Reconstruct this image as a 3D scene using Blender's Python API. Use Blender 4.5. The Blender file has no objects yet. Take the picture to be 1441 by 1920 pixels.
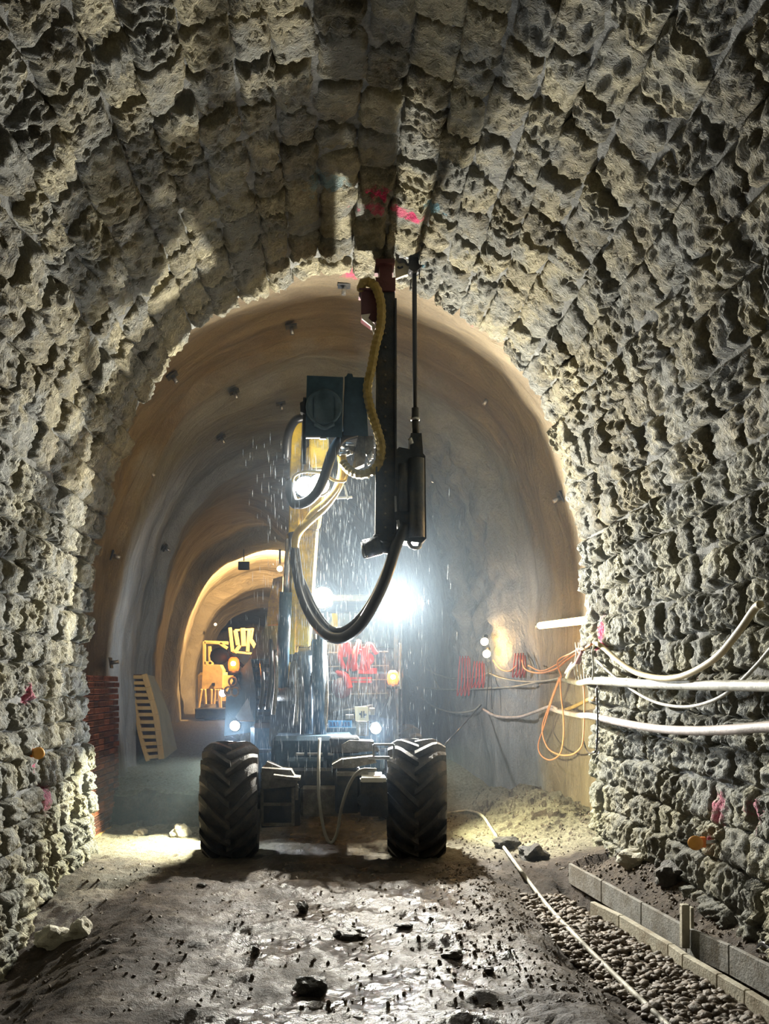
import bpy, bmesh, math, random
import numpy as np
from mathutils import Vector, Matrix, noise, Euler
R = random.Random(7)
SC = bpy.context.scene
COL = SC.collection
PI = math.pi

# ------------------------------------------------------------------ camera
FOC = 1800.0; CH = 1.7; VX, VY = 620.0, 1285.0
cam = bpy.data.cameras.new('camera'); camo = bpy.data.objects.new('camera', cam); COL.objects.link(camo)
camo.location = (0, 0, CH); camo.rotation_euler = (PI/2, 0, 0)
cam.sensor_fit = 'AUTO'; cam.sensor_width = 36; cam.lens = FOC*36/1920
cam.shift_x = (720.5-VX)/1920; cam.shift_y = (VY-960)/1920
cam.clip_start = .05; cam.clip_end = 200
SC.camera = camo
# ------------------------------------------------------------------ world, exposure
w = bpy.data.worlds.new('tunnel_dark'); SC.world = w; w.use_nodes = True
w.node_tree.nodes['Background'].inputs[0].default_value = (.5, .55, .65, 1)
w.node_tree.nodes['Background'].inputs[1].default_value = .02
SC.view_settings.view_transform = 'Standard'; SC.view_settings.look = 'None'
SC.view_settings.exposure = 0.38; SC.view_settings.gamma = 1
SC.view_settings.use_curve_mapping = False
SC.cycles.max_bounces = 6; SC.cycles.diffuse_bounces = 3; SC.cycles.volume_bounces = 0
SC.cycles.use_denoising = True; SC.cycles.sample_clamp_indirect = 4
SC.cycles.caustics_reflective = False; SC.cycles.caustics_refractive = False

def P(px, py, Y):
    return Vector(((px-VX)*Y/FOC, Y, CH-(py-VY)*Y/FOC))

# lamps of the machine and the tunnel: (name-less real lights, one per lamp lens built below)
def spot(loc, aim, watt, col, cone=160, blend=.6, rad=.035):
    l = bpy.data.lights.new('lamp_light', 'SPOT'); l.energy = watt; l.color = col
    l.spot_size = math.radians(cone); l.spot_blend = blend; l.shadow_soft_size = rad
    o = bpy.data.objects.new('lamp_light', l); COL.objects.link(o); o.location = loc
    o.rotation_euler = (Vector(aim)).to_track_quat('-Z', 'Y').to_euler(); return o
def point(loc, watt, col, rad=.05):
    l = bpy.data.lights.new('lamp_light', 'POINT'); l.energy = watt; l.color = col; l.shadow_soft_size = rad
    o = bpy.data.objects.new('lamp_light', l); COL.objects.link(o); o.location = loc; return o
def tube_light(a, b, watt, col):
    a, b = Vector(a), Vector(b)
    l = bpy.data.lights.new('lamp_light', 'AREA'); l.shape = 'RECTANGLE'; l.size = (b-a).length; l.size_y = .06
    l.energy = watt; l.color = col
    o = bpy.data.objects.new('lamp_light', l); COL.objects.link(o); o.location = (a+b)/2
    x = (b-a).normalized(); z = Vector((1, .25, -.05)); z = (z-x*z.dot(x)).normalized(); y = z.cross(x)
    o.rotation_euler = Matrix((x, y, z)).transposed().to_euler(); return o
WHITE = (1, .97, .86); COOL = (.84, .92, 1); WARM = (1, .62, .25)
BOOM_LAMPS = [P(598, 908, 9.55), P(572, 912, 9.6)]
CAB_LAMPS = [P(605, 1120, 11.2), P(738, 1131, 11.2)]
HEAD_LAMPS = [P(440, 1361, 10.9), P(704, 1366, 10.2)]
for p in BOOM_LAMPS: spot(p+Vector((0, -.07, 0)), (.1, -1, -.45), 200, WHITE, 120, .8); point(p+Vector((0, -.12, 0)), 9, WHITE, .04)
spot(CAB_LAMPS[0]+Vector((0, -.1, 0)), (.0, -1, -.45), 600, WHITE, 118, .5, .05)
spot(CAB_LAMPS[1]+Vector((0, -.1, 0)), (.05, -1, .1), 1750, WHITE, 172, .4, .05)
for p in HEAD_LAMPS: spot(p+Vector((0, -.09, 0)), (0, -1, -.12), 260, COOL, 140, .6)
spot((-1.22, 10.34, .9), (-.85, -.5, -.8), 700, (1, .96, .66), 96, .3, .03)     # side work lamp left of the chassis
spot((1.06, 10.56, .9), (.9, .1, -.3), 340, (1, .96, .62), 110, .5, .05)         # side work lamp right of the chassis
REAR_LAMPS = [Vector((.80, 12.5, 1.95)), Vector((-1.0, 13.0, 2.1))]
spot(REAR_LAMPS[0]+Vector((.08, .05, 0)), (1, .35, -.25), 95, (.95, .97, 1), 130, .6, .05)
spot(REAR_LAMPS[1]+Vector((-.08, .08, 0)), (-1, .9, .2), 70, COOL, 130, .6, .05)
TUBE = (P(1012, 1173, 11.75), P(1106, 1162, 10.05))
tube_light(TUBE[0]+Vector((-.05, 0, 0)), TUBE[1]+Vector((-.05, 0, 0)), 16, WARM)
BULBS = [P(908, 1203, 13.35), P(912, 1226, 13.3)]
for p in BULBS: point(p+Vector((-.02, -.05, 0)), 14, (1, .55, .18), .05)
spot((-1.4, 26.4, 4.7), (0, 1, 0), 2000, (1, .56, .2), 178, .1, .1)                                   # tunnel lamp beyond the second arch

# ------------------------------------------------------------------ materials
def newmat(name):
    m = bpy.data.materials.new(name); m.use_nodes = True
    nt = m.node_tree; b = nt.nodes['Principled BSDF']; return m, nt, b
def node(nt, t, **kw):
    n = nt.nodes.new(t)
    for k, v in kw.items(): setattr(n, k, v)
    return n
def ramp(nt, fac, stops):
    r = node(nt, 'ShaderNodeValToRGB')
    while len(r.color_ramp.elements) < len(stops): r.color_ramp.elements.new(.5)
    for e, (p, c) in zip(r.color_ramp.elements, stops): e.position = p; e.color = (*c, 1)
    nt.links.new(fac, r.inputs[0]); return r.outputs[0]
def noise_n(nt, vec, scale, det=4, rough=.6, dist=0):
    n = node(nt, 'ShaderNodeTexNoise'); n.inputs['Scale'].default_value = scale
    n.inputs['Detail'].default_value = det; n.inputs['Roughness'].default_value = rough
    n.inputs['Distortion'].default_value = dist
    nt.links.new(vec, n.inputs['Vector']); return n.outputs['Fac']
def math_n(nt, op, a, b=None, c=None):
    n = node(nt, 'ShaderNodeMath', operation=op)
    for i, v in enumerate((a, b, c)):
        if v is None: continue
        if isinstance(v, (int, float)): n.inputs[i].default_value = v
        else: nt.links.new(v, n.inputs[i])
    return n.outputs[0]
def mixc(nt, fac, a, b, mode='MIX'):
    n = node(nt, 'ShaderNodeMix', data_type='RGBA', blend_type=mode)
    for i, v in ((0, fac), (6, a), (7, b)):
        if isinstance(v, (int, float)): n.inputs[i].default_value = v
        elif isinstance(v, tuple): n.inputs[i].default_value = (*v, 1)
        else: nt.links.new(v, n.inputs[i])
    return n.outputs[2]
def bump(nt, b, h, strength, dist):
    n = node(nt, 'ShaderNodeBump'); n.inputs['Strength'].default_value = strength; n.inputs['Distance'].default_value = dist
    nt.links.new(h, n.inputs['Height']); nt.links.new(n.outputs[0], b.inputs['Normal'])
def wpos(nt):
    return node(nt, 'ShaderNodeNewGeometry').outputs['Position']
def plain(name, col, rough=.6, metal=0, var=.25, scale=8, bmp=.0, spec=.5, dirt=None, streak=False):
    m, nt, b = newmat(name); v = wpos(nt)
    if streak:
        mp = node(nt, 'ShaderNodeMapping'); mp.inputs['Scale'].default_value = (1, 1, .15); nt.links.new(v, mp.inputs[0]); v = mp.outputs[0]
    f = noise_n(nt, v, scale, 5, .65)
    c = ramp(nt, f, [(.3, tuple(x*(1-var) for x in col)), (.7, tuple(min(1, x*(1+var)) for x in col))])
    if dirt:
        g = noise_n(nt, v, scale*.4, 6, .7); g = ramp(nt, g, [(.45, (0, 0, 0)), (.62, (1, 1, 1))]); c = mixc(nt, g, c, dirt)
    nt.links.new(c, b.inputs['Base Color']); b.inputs['Roughness'].default_value = rough; b.inputs['Metallic'].default_value = metal
    b.inputs['Specular IOR Level'].default_value = spec
    if bmp: bump(nt, b, noise_n(nt, v, scale*5, 4, .7), 1, bmp)
    return m
def emit(name, col, s):
    m, nt, b = newmat(name); b.inputs['Base Color'].default_value = (*col, 1)
    b.inputs['Emission Color'].default_value = (*col, 1); b.inputs['Emission Strength'].default_value = s; return m
def paint(nt, v, c, spots):
    """sprayed paint marks, soft round patches at real places"""
    rag = noise_n(nt, v, 16, 4, .8)
    for (p, r, pc, a) in spots:
        d = node(nt, 'ShaderNodeVectorMath', operation='DISTANCE'); nt.links.new(v, d.inputs[0]); d.inputs[1].default_value = p
        q = math_n(nt, 'ADD', d.outputs['Value'], math_n(nt, 'MULTIPLY', math_n(nt, 'SUBTRACT', rag, .5), r*2.2))
        f = node(nt, 'ShaderNodeMapRange'); f.inputs['From Min'].default_value = r; f.inputs['From Max'].default_value = r*.6
        f.inputs['To Max'].default_value = a; nt.links.new(q, f.inputs['Value'])
        c = mixc(nt, f.outputs[0], c, pc)
    return c
MAG = (.75, .02, .16); PNK = (.6, .12, .22); BLU = (.1, .4, .55)

# ------------------------------------------------------------------ mesh helpers
class MB:
    def __init__(s): s.v = []; s.f = []; s.sm = []; s.pc = []
    def split(s, tol=.012):
        """pieces that do not touch each other become meshes of their own"""
        par = list(range(len(s.pc)))
        def find(i):
            while par[i] != i: i = par[i]
            return i
        bb = []
        for (a, b, c, d, k) in s.pc:
            q = np.array([tuple(v) for v in s.v[a:b]]); bb.append((q.min(0), q.max(0)))
        for i in range(len(bb)):
            for j in range(i):
                if (bb[i][0]-tol <= bb[j][1]).all() and (bb[j][0]-tol <= bb[i][1]).all(): par[find(i)] = find(j)
        out = {}
        for i, (a, b, c, d, k) in enumerate(s.pc):
            g = out.setdefault(find(i), MB()); g.add(s.v[a:b], [tuple(x-a for x in f) for f in s.f[c:d]], k)
        return list(out.values())
    def add(s, vs, fs, smooth=False):
        s.pc.append((len(s.v), len(s.v)+len(vs), len(s.f), len(s.f)+len(fs), smooth))
        o = len(s.v); s.v += [Vector(x) for x in vs]; s.f += [tuple(i+o for i in f) for f in fs]; s.sm += [smooth]*len(fs)
    def box(s, c, d, rot=None, bev=.0):
        c = Vector(c); hx, hy, hz = d[0]/2, d[1]/2, d[2]/2
        M = rot if isinstance(rot, Matrix) else (Euler(rot).to_matrix() if rot else Matrix.Identity(3))
        b = min(bev or min(hx, hy, hz)*.18, min(hx, hy, hz)*.6)
        vs = []
        for sx in (-1, 1):
            for sy in (-1, 1):
                for sz in (-1, 1):
                    vs += [(sx*(hx-b), sy*(hy-b), sz*hz), (sx*(hx-b), sy*hy, sz*(hz-b)), (sx*hx, sy*(hy-b), sz*(hz-b))]
        bm = bmesh.new()
        for q in vs: bm.verts.new(M @ Vector(q) + c)
        bmesh.ops.convex_hull(bm, input=bm.verts[:])
        bm.verts.index_update()
        s.add([q.co.copy() for q in bm.verts], [tuple(q.index for q in f.verts) for f in bm.faces]); bm.free()
    def beam(s, a, b, wx, wy, up=(0, 1, 0), bev=0, taper=1):
        a, b = Vector(a), Vector(b); z = (b-a).normalized(); y = Vector(up); y = (y-z*y.dot(z)).normalized(); x = y.cross(z)
        if taper == 1: s.box((a+b)/2, (wx, wy, (b-a).length), Matrix((x, y, z)).transposed(), bev)
        else:
            vs = []
            for p, k in ((a, 1), (b, taper)):
                for sx, sy in ((-1, -1), (1, -1), (1, 1), (-1, 1)): vs.append(p+x*sx*wx/2*k+y*sy*wy/2*k)
            s.add(vs, [(3, 2, 1, 0), (4, 5, 6, 7), (0, 1, 5, 4), (1, 2, 6, 5), (2, 3, 7, 6), (3, 0, 4, 7)])
    def cyl(s, a, b, r, n=14, r2=None, cap=True):
        a, b = Vector(a), Vector(b); z = (b-a).normalized(); t = Vector((0, 0, 1)) if abs(z.z) < .9 else Vector((1, 0, 0))
        x = z.cross(t).normalized(); y = z.cross(x); r2 = r if r2 is None else r2
        vs = [a+(x*math.cos(2*PI*i/n)+y*math.sin(2*PI*i/n))*r for i in range(n)]+[b+(x*math.cos(2*PI*i/n)+y*math.sin(2*PI*i/n))*r2 for i in range(n)]
        s.add(vs, [(i, (i+1) % n, n+(i+1) % n, n+i) for i in range(n)], True)
        if cap: s.v += []; o_ = len(s.v)-2*n; s.f += [tuple(o_+i for i in range(n))[::-1], tuple(o_+n+i for i in range(n))]; s.sm += [False]*2; a_ = s.pc[-1]; s.pc[-1] = (a_[0], a_[1], a_[2], len(s.f), True)
    def tube(s, pts, r, n=8, rings=0, sub=8, ripple=0, closed=False):
        pts = smooth_path(pts, sub, closed); m = len(pts)
        if ripple:
            L = [0]
            for i in range(1, m): L.append(L[-1]+(pts[i]-pts[i-1]).length)
            k = int(L[-1]/(ripple/2)); q = []; j = 0
            for i in range(k+1):
                d = i*ripple/2
                while j < m-2 and L[j+1] < d: j += 1
                q.append(pts[j].lerp(pts[j+1], min(1, (d-L[j])/max(1e-6, L[j+1]-L[j]))))
            pts = q; m = len(pts)
        nv = None; ring = []
        for i in range(m):
            d = (pts[min(m-1, i+1)]-pts[max(0, i-1)]).normalized()
            if nv is None: nv = d.orthogonal().normalized()
            else: nv = (nv-d*nv.dot(d)).normalized()
            b = d.cross(nv); rr = r*(1 if not ripple else (1.08 if i % 2 else .9))
            ring.append([pts[i]+(nv*math.cos(2*PI*k/n)+b*math.sin(2*PI*k/n))*rr for k in range(n)])
        vs = [v for q in ring for v in q]
        s.add(vs, [(i*n+k, i*n+(k+1) % n, (i+1)*n+(k+1) % n, (i+1)*n+k) for i in range(m-1) for k in range(n)]+[tuple(range(n))[::-1], tuple((m-1)*n+k for k in range(n))], not ripple)
    def prism(s, poly, Y0, Y1):
        """polygon in (x,z), extruded along y"""
        n = len(poly); vs = [(x, Y0, z) for x, z in poly]+[(x, Y1, z) for x, z in poly]
        s.add(vs, [tuple(range(n)), tuple(range(n, 2*n))[::-1]]+[(i, n+i, n+(i+1) % n, (i+1) % n) for i in range(n)])
    def pprism(s, pix, Y0, dY):
        s.prism([(P(a, b, Y0).x, P(a, b, Y0).z) for a, b in pix], Y0, Y0+dY)
    def lathe(s, c, axis, prof, n=20):
        c = Vector(c); z = Vector(axis).normalized(); x = z.orthogonal().normalized(); y = z.cross(x); m = len(prof)
        vs = [c+z*h+(x*math.cos(2*PI*k/n)+y*math.sin(2*PI*k/n))*r for (r, h) in prof for k in range(n)]
        s.add(vs, [(i*n+k, i*n+(k+1) % n, (i+1)*n+(k+1) % n, (i+1)*n+k) for i in range(m-1) for k in range(n)]+[tuple(range(n))[::-1], tuple((m-1)*n+k for k in range(n))], True)
    def ball(s, c, r, sc=(1, 1, 1), sub=2, rough=0, seed=0):
        bm = bmesh.new(); bmesh.ops.create_icosphere(bm, subdivisions=sub, radius=1)
        for v in bm.verts:
            k = 1+rough*noise.noise(v.co*1.6+Vector((seed, 0, 0)))
            v.co = Vector((v.co.x*sc[0], v.co.y*sc[1], v.co.z*sc[2]))*r*k+Vector(c)
        bm.verts.index_update()
        s.add([q.co.copy() for q in bm.verts], [tuple(q.index for q in f.verts) for f in bm.faces], rough < .3); bm.free()
    def mesh(s, name, origin=(0, 0, 0)):
        me = bpy.data.meshes.new(name); o = Vector(origin)
        me.from_pydata([tuple(v-o) for v in s.v], [], s.f); me.polygons.foreach_set('use_smooth', s.sm)
        bm = bmesh.new(); bm.from_mesh(me); bmesh.ops.recalc_face_normals(bm, faces=bm.faces[:]); bm.to_mesh(me); bm.free()
        return me
    def build(s, name, mat, parent=None, label=None, origin=None):
        wo = Vector(origin) if origin is not None else (worldloc(parent) if parent else Vector((0, 0, 0)))
        me = s.mesh(name, wo); me.materials.append(mat)
        o = bpy.data.objects.new(name, me); COL.objects.link(o)
        if parent: o.parent = parent; o.location = wo-worldloc(parent)
        else: o.location = wo
        if label: o['label'] = label
        return o
def worldloc(o):
    l = Vector((0, 0, 0))
    while o: l = l+Vector(o.location); o = o.parent
    return l
def smooth_path(pts, sub, closed=False):
    pts = [Vector(p) for p in pts]
    if len(pts) < 3 or sub < 2: return pts
    out = []; n = len(pts)
    for i in range(n-1):
        p0 = pts[i-1] if i else pts[0]*2-pts[1]; p1, p2 = pts[i], pts[i+1]; p3 = pts[i+2] if i+2 < n else p2*2-p1
        for k in range(sub):
            t = k/sub; out.append(.5*((2*p1)+(p2-p0)*t+(2*p0-5*p1+4*p2-p3)*t*t+(3*p1-p0-3*p2+p3)*t**3))
    out.append(pts[-1]); return out
def tag(o, label, cat, group=None, kind=None):
    o['label'] = label; o['category'] = cat
    if group: o['group'] = group
    if kind: o['kind'] = kind
    return o
def thing(name, loc, label, cat, group=None):
    o = bpy.data.objects.new(name, None); COL.objects.link(o); o.location = loc; o.empty_display_size = .1
    return tag(o, label, cat, group)
def one(mb, name, mat, label, cat, group=None):
    vs = np.array([tuple(v) for v in mb.v]); c = (vs.min(0)+vs.max(0))/2; c[2] = vs[:, 2].min()
    return tag(mb.build(name, mat, None, None, tuple(c)), label, cat, group)
def inst(src, name, M, parent, mat=None):
    o = bpy.data.objects.new(name, src); COL.objects.link(o); o.parent = parent
    L = Matrix.Translation(-worldloc(parent)) if parent else Matrix.Identity(4)
    o.matrix_local = L @ M; return o
def sstep(a, b, x):
    t = min(1, max(0, (x-a)/(b-a))); return t*t*(3-2*t)
def fbm(p, o=4, h=.9): return noise.fractal(p, h, 2.1, o)

# ------------------------------------------------------------------ tunnel profile
PIX = [(175, 1640), (160, 1400), (152, 1250), (165, 1100), (195, 960), (235, 820), (300, 690), (400, 590), (540, 522), (640, 502), (720, 512), (790, 540),
       (880, 592), (950, 650), (1020, 740), (1055, 850), (1080, 950), (1100, 1050), (1108, 1200), (1115, 1350), (1120, 1500), (1116, 1640)]
YE = 9.6
prof = [(p.x, 0, p.z) for p in (P(a, b, YE) for a, b in PIX)]
prof = [(prof[0][0]+.08, 0, -.75), (prof[0][0]+.03, 0, -.3)]+prof+[(prof[-1][0], 0, -.45)]
prof = smooth_path(prof, 12)
AL = [0]
for i in range(1, len(prof)): AL.append(AL[-1]+(prof[i]-prof[i-1]).length)
ARC = AL[-1]
def pat(s):
    """point (x,z) and inward normal at arc length s"""
    s = min(ARC-1e-4, max(0, s)); lo = int(np.searchsorted(AL, s))-1; lo = max(0, min(len(prof)-2, lo))
    t = (s-AL[lo])/(AL[lo+1]-AL[lo]); p = prof[lo].lerp(prof[lo+1], t)
    a = max(0, lo-3); b = min(len(prof)-1, lo+4); d = (prof[b]-prof[a]).normalized()
    return p.x, p.z, Vector((d.z, 0, -d.x)), Vector((d.x, 0, d.z))
def s_at_z(z, left=True):
    r = range(len(prof)) if left else range(len(prof)-1, -1, -1)
    for i in r:
        if prof[i].z > z: return AL[i]
SL, SR = s_at_z(3.35), s_at_z(3.15, False)     # where the walls end and the vault begins

# rock material for the rubble masonry
def rock_mat(name, c1, c2, c3, spots, bstr=.055):
    m, nt, b = newmat(name); v = wpos(nt)
    rnd = node(nt, 'ShaderNodeObjectInfo').outputs['Random']
    f = noise_n(nt, v, 7, 6, .7, .4)
    g = math_n(nt, 'ADD', math_n(nt, 'MULTIPLY', f, .8), math_n(nt, 'MULTIPLY', rnd, .3))
    c = ramp(nt, g, [(.3, c1), (.52, c2), (.8, c3)])
    fine = noise_n(nt, v, 60, 3, .7)
    c = mixc(nt, .5, c, ramp(nt, fine, [(.3, (.35, .35, .35)), (.7, (1.1, 1.1, 1.05))]), 'MULTIPLY')
    gr = noise_n(nt, v, 2.2, 4, .6); c = mixc(nt, ramp(nt, gr, [(.44, (0, 0, 0)), (.58, (.8, .8, .8))]), c, (.23, .235, .215))
    c = paint(nt, v, c, spots)
    nt.links.new(c, b.inputs['Base Color']); b.inputs['Roughness'].default_value = .78; b.inputs['Specular IOR Level'].default_value = .35
    mp = node(nt, 'ShaderNodeMapping'); mp.inputs['Rotation'].default_value = (.5, .2, .4); mp.inputs['Scale'].default_value = (1, 1.9, .75); nt.links.new(v, mp.inputs[0])
    h = math_n(nt, 'ABSOLUTE', math_n(nt, 'SUBTRACT', noise_n(nt, mp.outputs[0], 11, 5, .65, .5), .5))
    h2 = noise_n(nt, v, 38, 4, .75)
    bump(nt, b, math_n(nt, 'ADD', math_n(nt, 'MULTIPLY', h, 2.2), math_n(nt, 'MULTIPLY', h2, .5)), 1, bstr)
    return m
wl = lambda px, py, x: P(px, py, FOC*x/(px-VX))
sp_left = [(tuple(wl(52, 1300, -2.42)), .1, PNK, .7), (tuple(wl(76, 1500, -2.42)), .13, PNK, .75), (tuple(wl(58, 1440, -2.42)), .06, MAG, .6)]
sp_right = [(tuple(wl(1128, 1190, 2.55)), .16, MAG, .85), (tuple(wl(1330, 1515, 2.55)), .14, PNK, .75), (tuple(wl(1390, 1525, 2.5)), .13, PNK, .7),
            (tuple(wl(1290, 1275, 2.5)), .06, MAG, .5), (tuple(wl(1320, 1578, 2.55)), .06, MAG, .7)]
def cp(px, py, z=5.72): return P(px, py, FOC*(z-CH)/(VY-py))
sp_ceil = [(tuple(cp(708, 378)), .14, MAG, .9), (tuple(cp(700, 405)), .12, MAG, .6), (tuple(cp(662, 410)), .09, MAG, .9), (tuple(cp(745, 404)), .12, MAG, .6),
           (tuple(cp(780, 405)), .08, MAG, .85), (tuple(cp(822, 372)), .14, BLU, .5), (tuple(cp(800, 482)), .1, BLU, .7), (tuple(cp(615, 362)), .2, BLU, .35)]
M_ROCK_L = rock_mat('masonry_left', (.12, .115, .09), (.33, .31, .23), (.56, .52, .37), sp_left)
M_ROCK_R = rock_mat('masonry_right', (.12, .117, .092), (.33, .315, .24), (.56, .53, .39), sp_right)
M_ROCK_C = rock_mat('masonry_vault', (.11, .10, .075), (.31, .275, .185), (.56, .50, .33), sp_ceil, .06)
def mortar_mat(name, spots):
    m, nt, b = newmat(name); v = wpos(nt)
    c = ramp(nt, noise_n(nt, v, 9, 6, .7), [(.3, (.12, .12, .11)), (.7, (.27, .27, .25))]); c = paint(nt, v, c, spots)
    nt.links.new(c, b.inputs['Base Color']); b.inputs['Roughness'].default_value = .85; b.inputs['Specular IOR Level'].default_value = .3
    bump(nt, b, noise_n(nt, v, 26, 5, .75), 1, .03); return m
M_MORT = {'l': mortar_mat('mortar_left', sp_left), 'r': mortar_mat('mortar_right', sp_right), 'c': mortar_mat('mortar_vault', sp_ceil)}

# stone variants: rough-hewn block faces, 0.38 x 0.28 x 0.16 m at unit scale
def stone_mesh(seed, mat, n=18):
    rr = random.Random(seed); vs = []; fs = []; off = Vector((seed*7.3, seed*3.1, 0)); ang = rr.uniform(.5, 1.1)*(1 if seed % 2 else -1)
    pw = rr.uniform(4.5, 9)
    for j in range(n+1):
        for i in range(n+1):
            u, v = 2*i/n-1, 2*j/n-1
            rad = (abs(u)**pw+abs(v)**pw)**(1/pw); k = max(abs(u), abs(v))/max(rad, 1e-6) if rad > 1e-6 else 1
            jt = 1+.16*noise.noise(Vector((u*1.3, v*1.3, seed*2.2)))
            x, y = u*k*.19*jt, v*k*.14*jt
            q = Vector((x*math.cos(ang)+y*math.sin(ang), (-x*math.sin(ang)+y*math.cos(ang))*2.6, 0))*7+off
            h = .012+.028*(1-abs(noise.noise(q))*2.4)+.027*fbm(Vector((x*14, y*14, seed)), 3)+.006*noise.noise(Vector((x*50, y*50, seed)))
            h += rr.uniform(-.002, .002)+.018*(x*math.cos(seed)*5+y*math.sin(seed)*6)
            e = max(abs(u), abs(v)); h -= .06*sstep(.76, 1, e)**1.3
            vs.append((x, y, h))
    for j in range(n):
        for i in range(n): a = j*(n+1)+i; fs.append((a, a+1, a+n+2, a+n+1))
    rim = [i for i in range(n+1)]+[(j+1)*(n+1)-1 for j in range(1, n+1)]+[n*(n+1)+i for i in range(n-1, -1, -1)]+[j*(n+1) for j in range(n-1, 0, -1)]
    o = len(vs)
    for i in rim: x, y, h = vs[i]; vs.append((x*1.02, y*1.02, -.2))
    L = len(rim)
    for k in range(L): fs.append((rim[(k+1) % L], rim[k], o+k, o+(k+1) % L))
    me = bpy.data.meshes.new('stone'); me.from_pydata(vs, [], fs); me.polygons.foreach_set('use_smooth', [True]*len(fs)); me.materials.append(mat); return me
YST = 4.5
def masonry(name, s0, s1, mat, mort, course, leng, seed):
    rr = random.Random(seed)
    ds = .05; ns = int((s1-s0)/ds); ys = [-3+.25*i for i in range(28)]+[4.0+.05*i for i in range(int((YE-4)/.05)+1)]
    mb = MB(); vs = []
    for y in ys:
        for i in range(ns+1):
            s = s0+(s1-s0)*i/ns; x, z, nn, tt = pat(s)
            d = .035*fbm(Vector((x*2.2, y*2.2, z*2.2)), 3)+.028*fbm(Vector((x*9, y*9, z*9)), 3)
            yy = y+(.05*noise.noise(Vector((x*3, 0, z*3))) if y > YE-.03 else 0)
            vs.append(Vector((x, yy, z))+nn*(d+.002))
    m = ns+1
    fs = [(j*m+i, j*m+i+1, (j+1)*m+i+1, (j+1)*m+i) for j in range(len(ys)-1) for i in range(ns)]
    # broken end face, going outwards behind the lining
    last = (len(ys)-1)*m
    for k in (1, 2):
        for i in range(m):
            s = s0+(s1-s0)*i/ns; x, z, nn, tt = pat(s); vs.append(Vector((x, YE+.03*noise.noise(Vector((x*5, k, z*5))), z))-nn*(.3*k))
    n0 = len(ys)*m
    fs += [(last+i, last+i+1, n0+i+1, n0+i) for i in range(ns)]+[(n0+i, n0+i+1, n0+m+i+1, n0+m+i) for i in range(ns)]
    mb.add(vs, fs, True); me = bpy.data.meshes.new(name)
    me.from_pydata([tuple(v) for v in vs], [], fs); me.polygons.foreach_set('use_smooth', [True]*len(fs)); me.materials.append(mort)
    o = bpy.data.objects.new(name, me); COL.objects.link(o); o['kind'] = 'structure'
    var = [stone_mesh(seed*20+k, mat) for k in range(14)]
    s = s0+.02; cand = []
    chs = [course*rr.uniform(.82, 1.2) for _ in range(round((s1-s0)/course))]; kf_ = (s1-s0-.02)/sum(chs)
    for ch in chs:
        ch *= kf_; y = YST+rr.uniform(-.3, 0)
        while y < YE-.02:
            ln = leng*rr.uniform(.68, 1.35)
            if y+ln > YE-.1: ln = YE-y+rr.uniform(-.02, .05)
            if ln < .14: break
            sc = s+ch/2+rr.uniform(-.02, .02); x, z, nn, tt = pat(sc)
            M3 = Matrix((Vector((0, 1, 0)), tt, nn)).transposed()
            if M3.determinant() < 0: M3 = Matrix((Vector((0, -1, 0)), tt, nn)).transposed()
            M3 = M3 @ Euler((rr.uniform(-.1, .1), rr.uniform(-.1, .1), rr.uniform(-.09, .09)+(PI if rr.random() < .5 else 0))).to_matrix()
            pr = rr.uniform(.015, .055)
            M = Matrix.Translation(Vector((x, y+ln/2, z))+nn*pr) @ M3.to_4x4() @ Matrix.Diagonal(((ln+.0)/.375, (ch+.004)/.275, rr.uniform(.8, 1.35), 1))
            cand.append((y, M, var[rr.randrange(14)])); y += ln
        s += ch
    # the stones that show largest are parts, the rest one joined part
    vis = lambda q: (q[1].translation.z-CH)*FOC/max(.1, q[1].translation.y) < 1500 and q[0] > 4.9
    cand.sort(key=lambda q: (0 if vis(q) else 1, q[0])); parts_, rest = cand[:299], cand[299:]
    for y, M, me_ in parts_: inst(me_, 'stone', M, o)
    if rest:
        V = []; F = []
        for y, M, me_ in rest:
            k = len(V); co = np.empty(len(me_.vertices)*3); me_.vertices.foreach_get('co', co); co = co.reshape(-1, 3)
            A = np.array(M); V += (co @ A[:3, :3].T+A[:3, 3]).tolist(); F += [tuple(i+k for i in p.vertices) for p in me_.polygons]
        m2 = bpy.data.meshes.new('stones'); m2.from_pydata(V, [], F); m2.materials.append(mat)
        o2 = bpy.data.objects.new('stones', m2); COL.objects.link(o2); o2.parent = o; o2['kind'] = 'stuff'
    print(name, 'stones', len(cand))
    return o
WL = masonry('wall_left', 0, SL, M_ROCK_L, M_MORT['l'], .25, .33, 3)
WR = masonry('wall_right', SR, ARC, M_ROCK_R, M_MORT['r'], .25, .33, 5)
CE = masonry('ceiling', SL, SR, M_ROCK_C, M_MORT['c'], .30, .43, 9)

# ------------------------------------------------------------------ sprayed lining beyond the masonry
ST = [(9.5, -2.95, 3.0, 6.1), (12.3, -3.0, 2.85, 6.15), (12.42, -2.88, 2.8, 6.0), (13.0, -2.86, 2.74, 5.98), (13.25, -2.9, 2.5, 5.9), (13.9, -3.0, 2.36, 5.85),
      (14.6, -3.05, 2.05, 5.8), (16, -3.15, 1.8, 5.75), (16.3, -3.02, 1.75, 5.6), (18, -3.3, 1.3, 5.65), (20, -3.75, .5, 5.75), (22, -4.1, -.2, 5.9), (24, -4.35, -.3, 5.95),
      (25.9, -4.5, 1.0, 5.95), (26, -4.15, 1.0, 5.42), (29, -4.45, .6, 5.4), (30.5, -4.75, .3, 5.3), (30.6, -4.3, .2, 4.85), (34, -4.8, -.2, 4.8), (34.1, -4.4, -.3, 4.5), (42, -6.4, -1.6, 4.5)]
def st(Y, k):
    return float(np.interp(Y, [q[0] for q in ST], [q[k] for q in ST]))
XC0 = .1; HW0 = 2.55; ZT0 = 5.86
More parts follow.
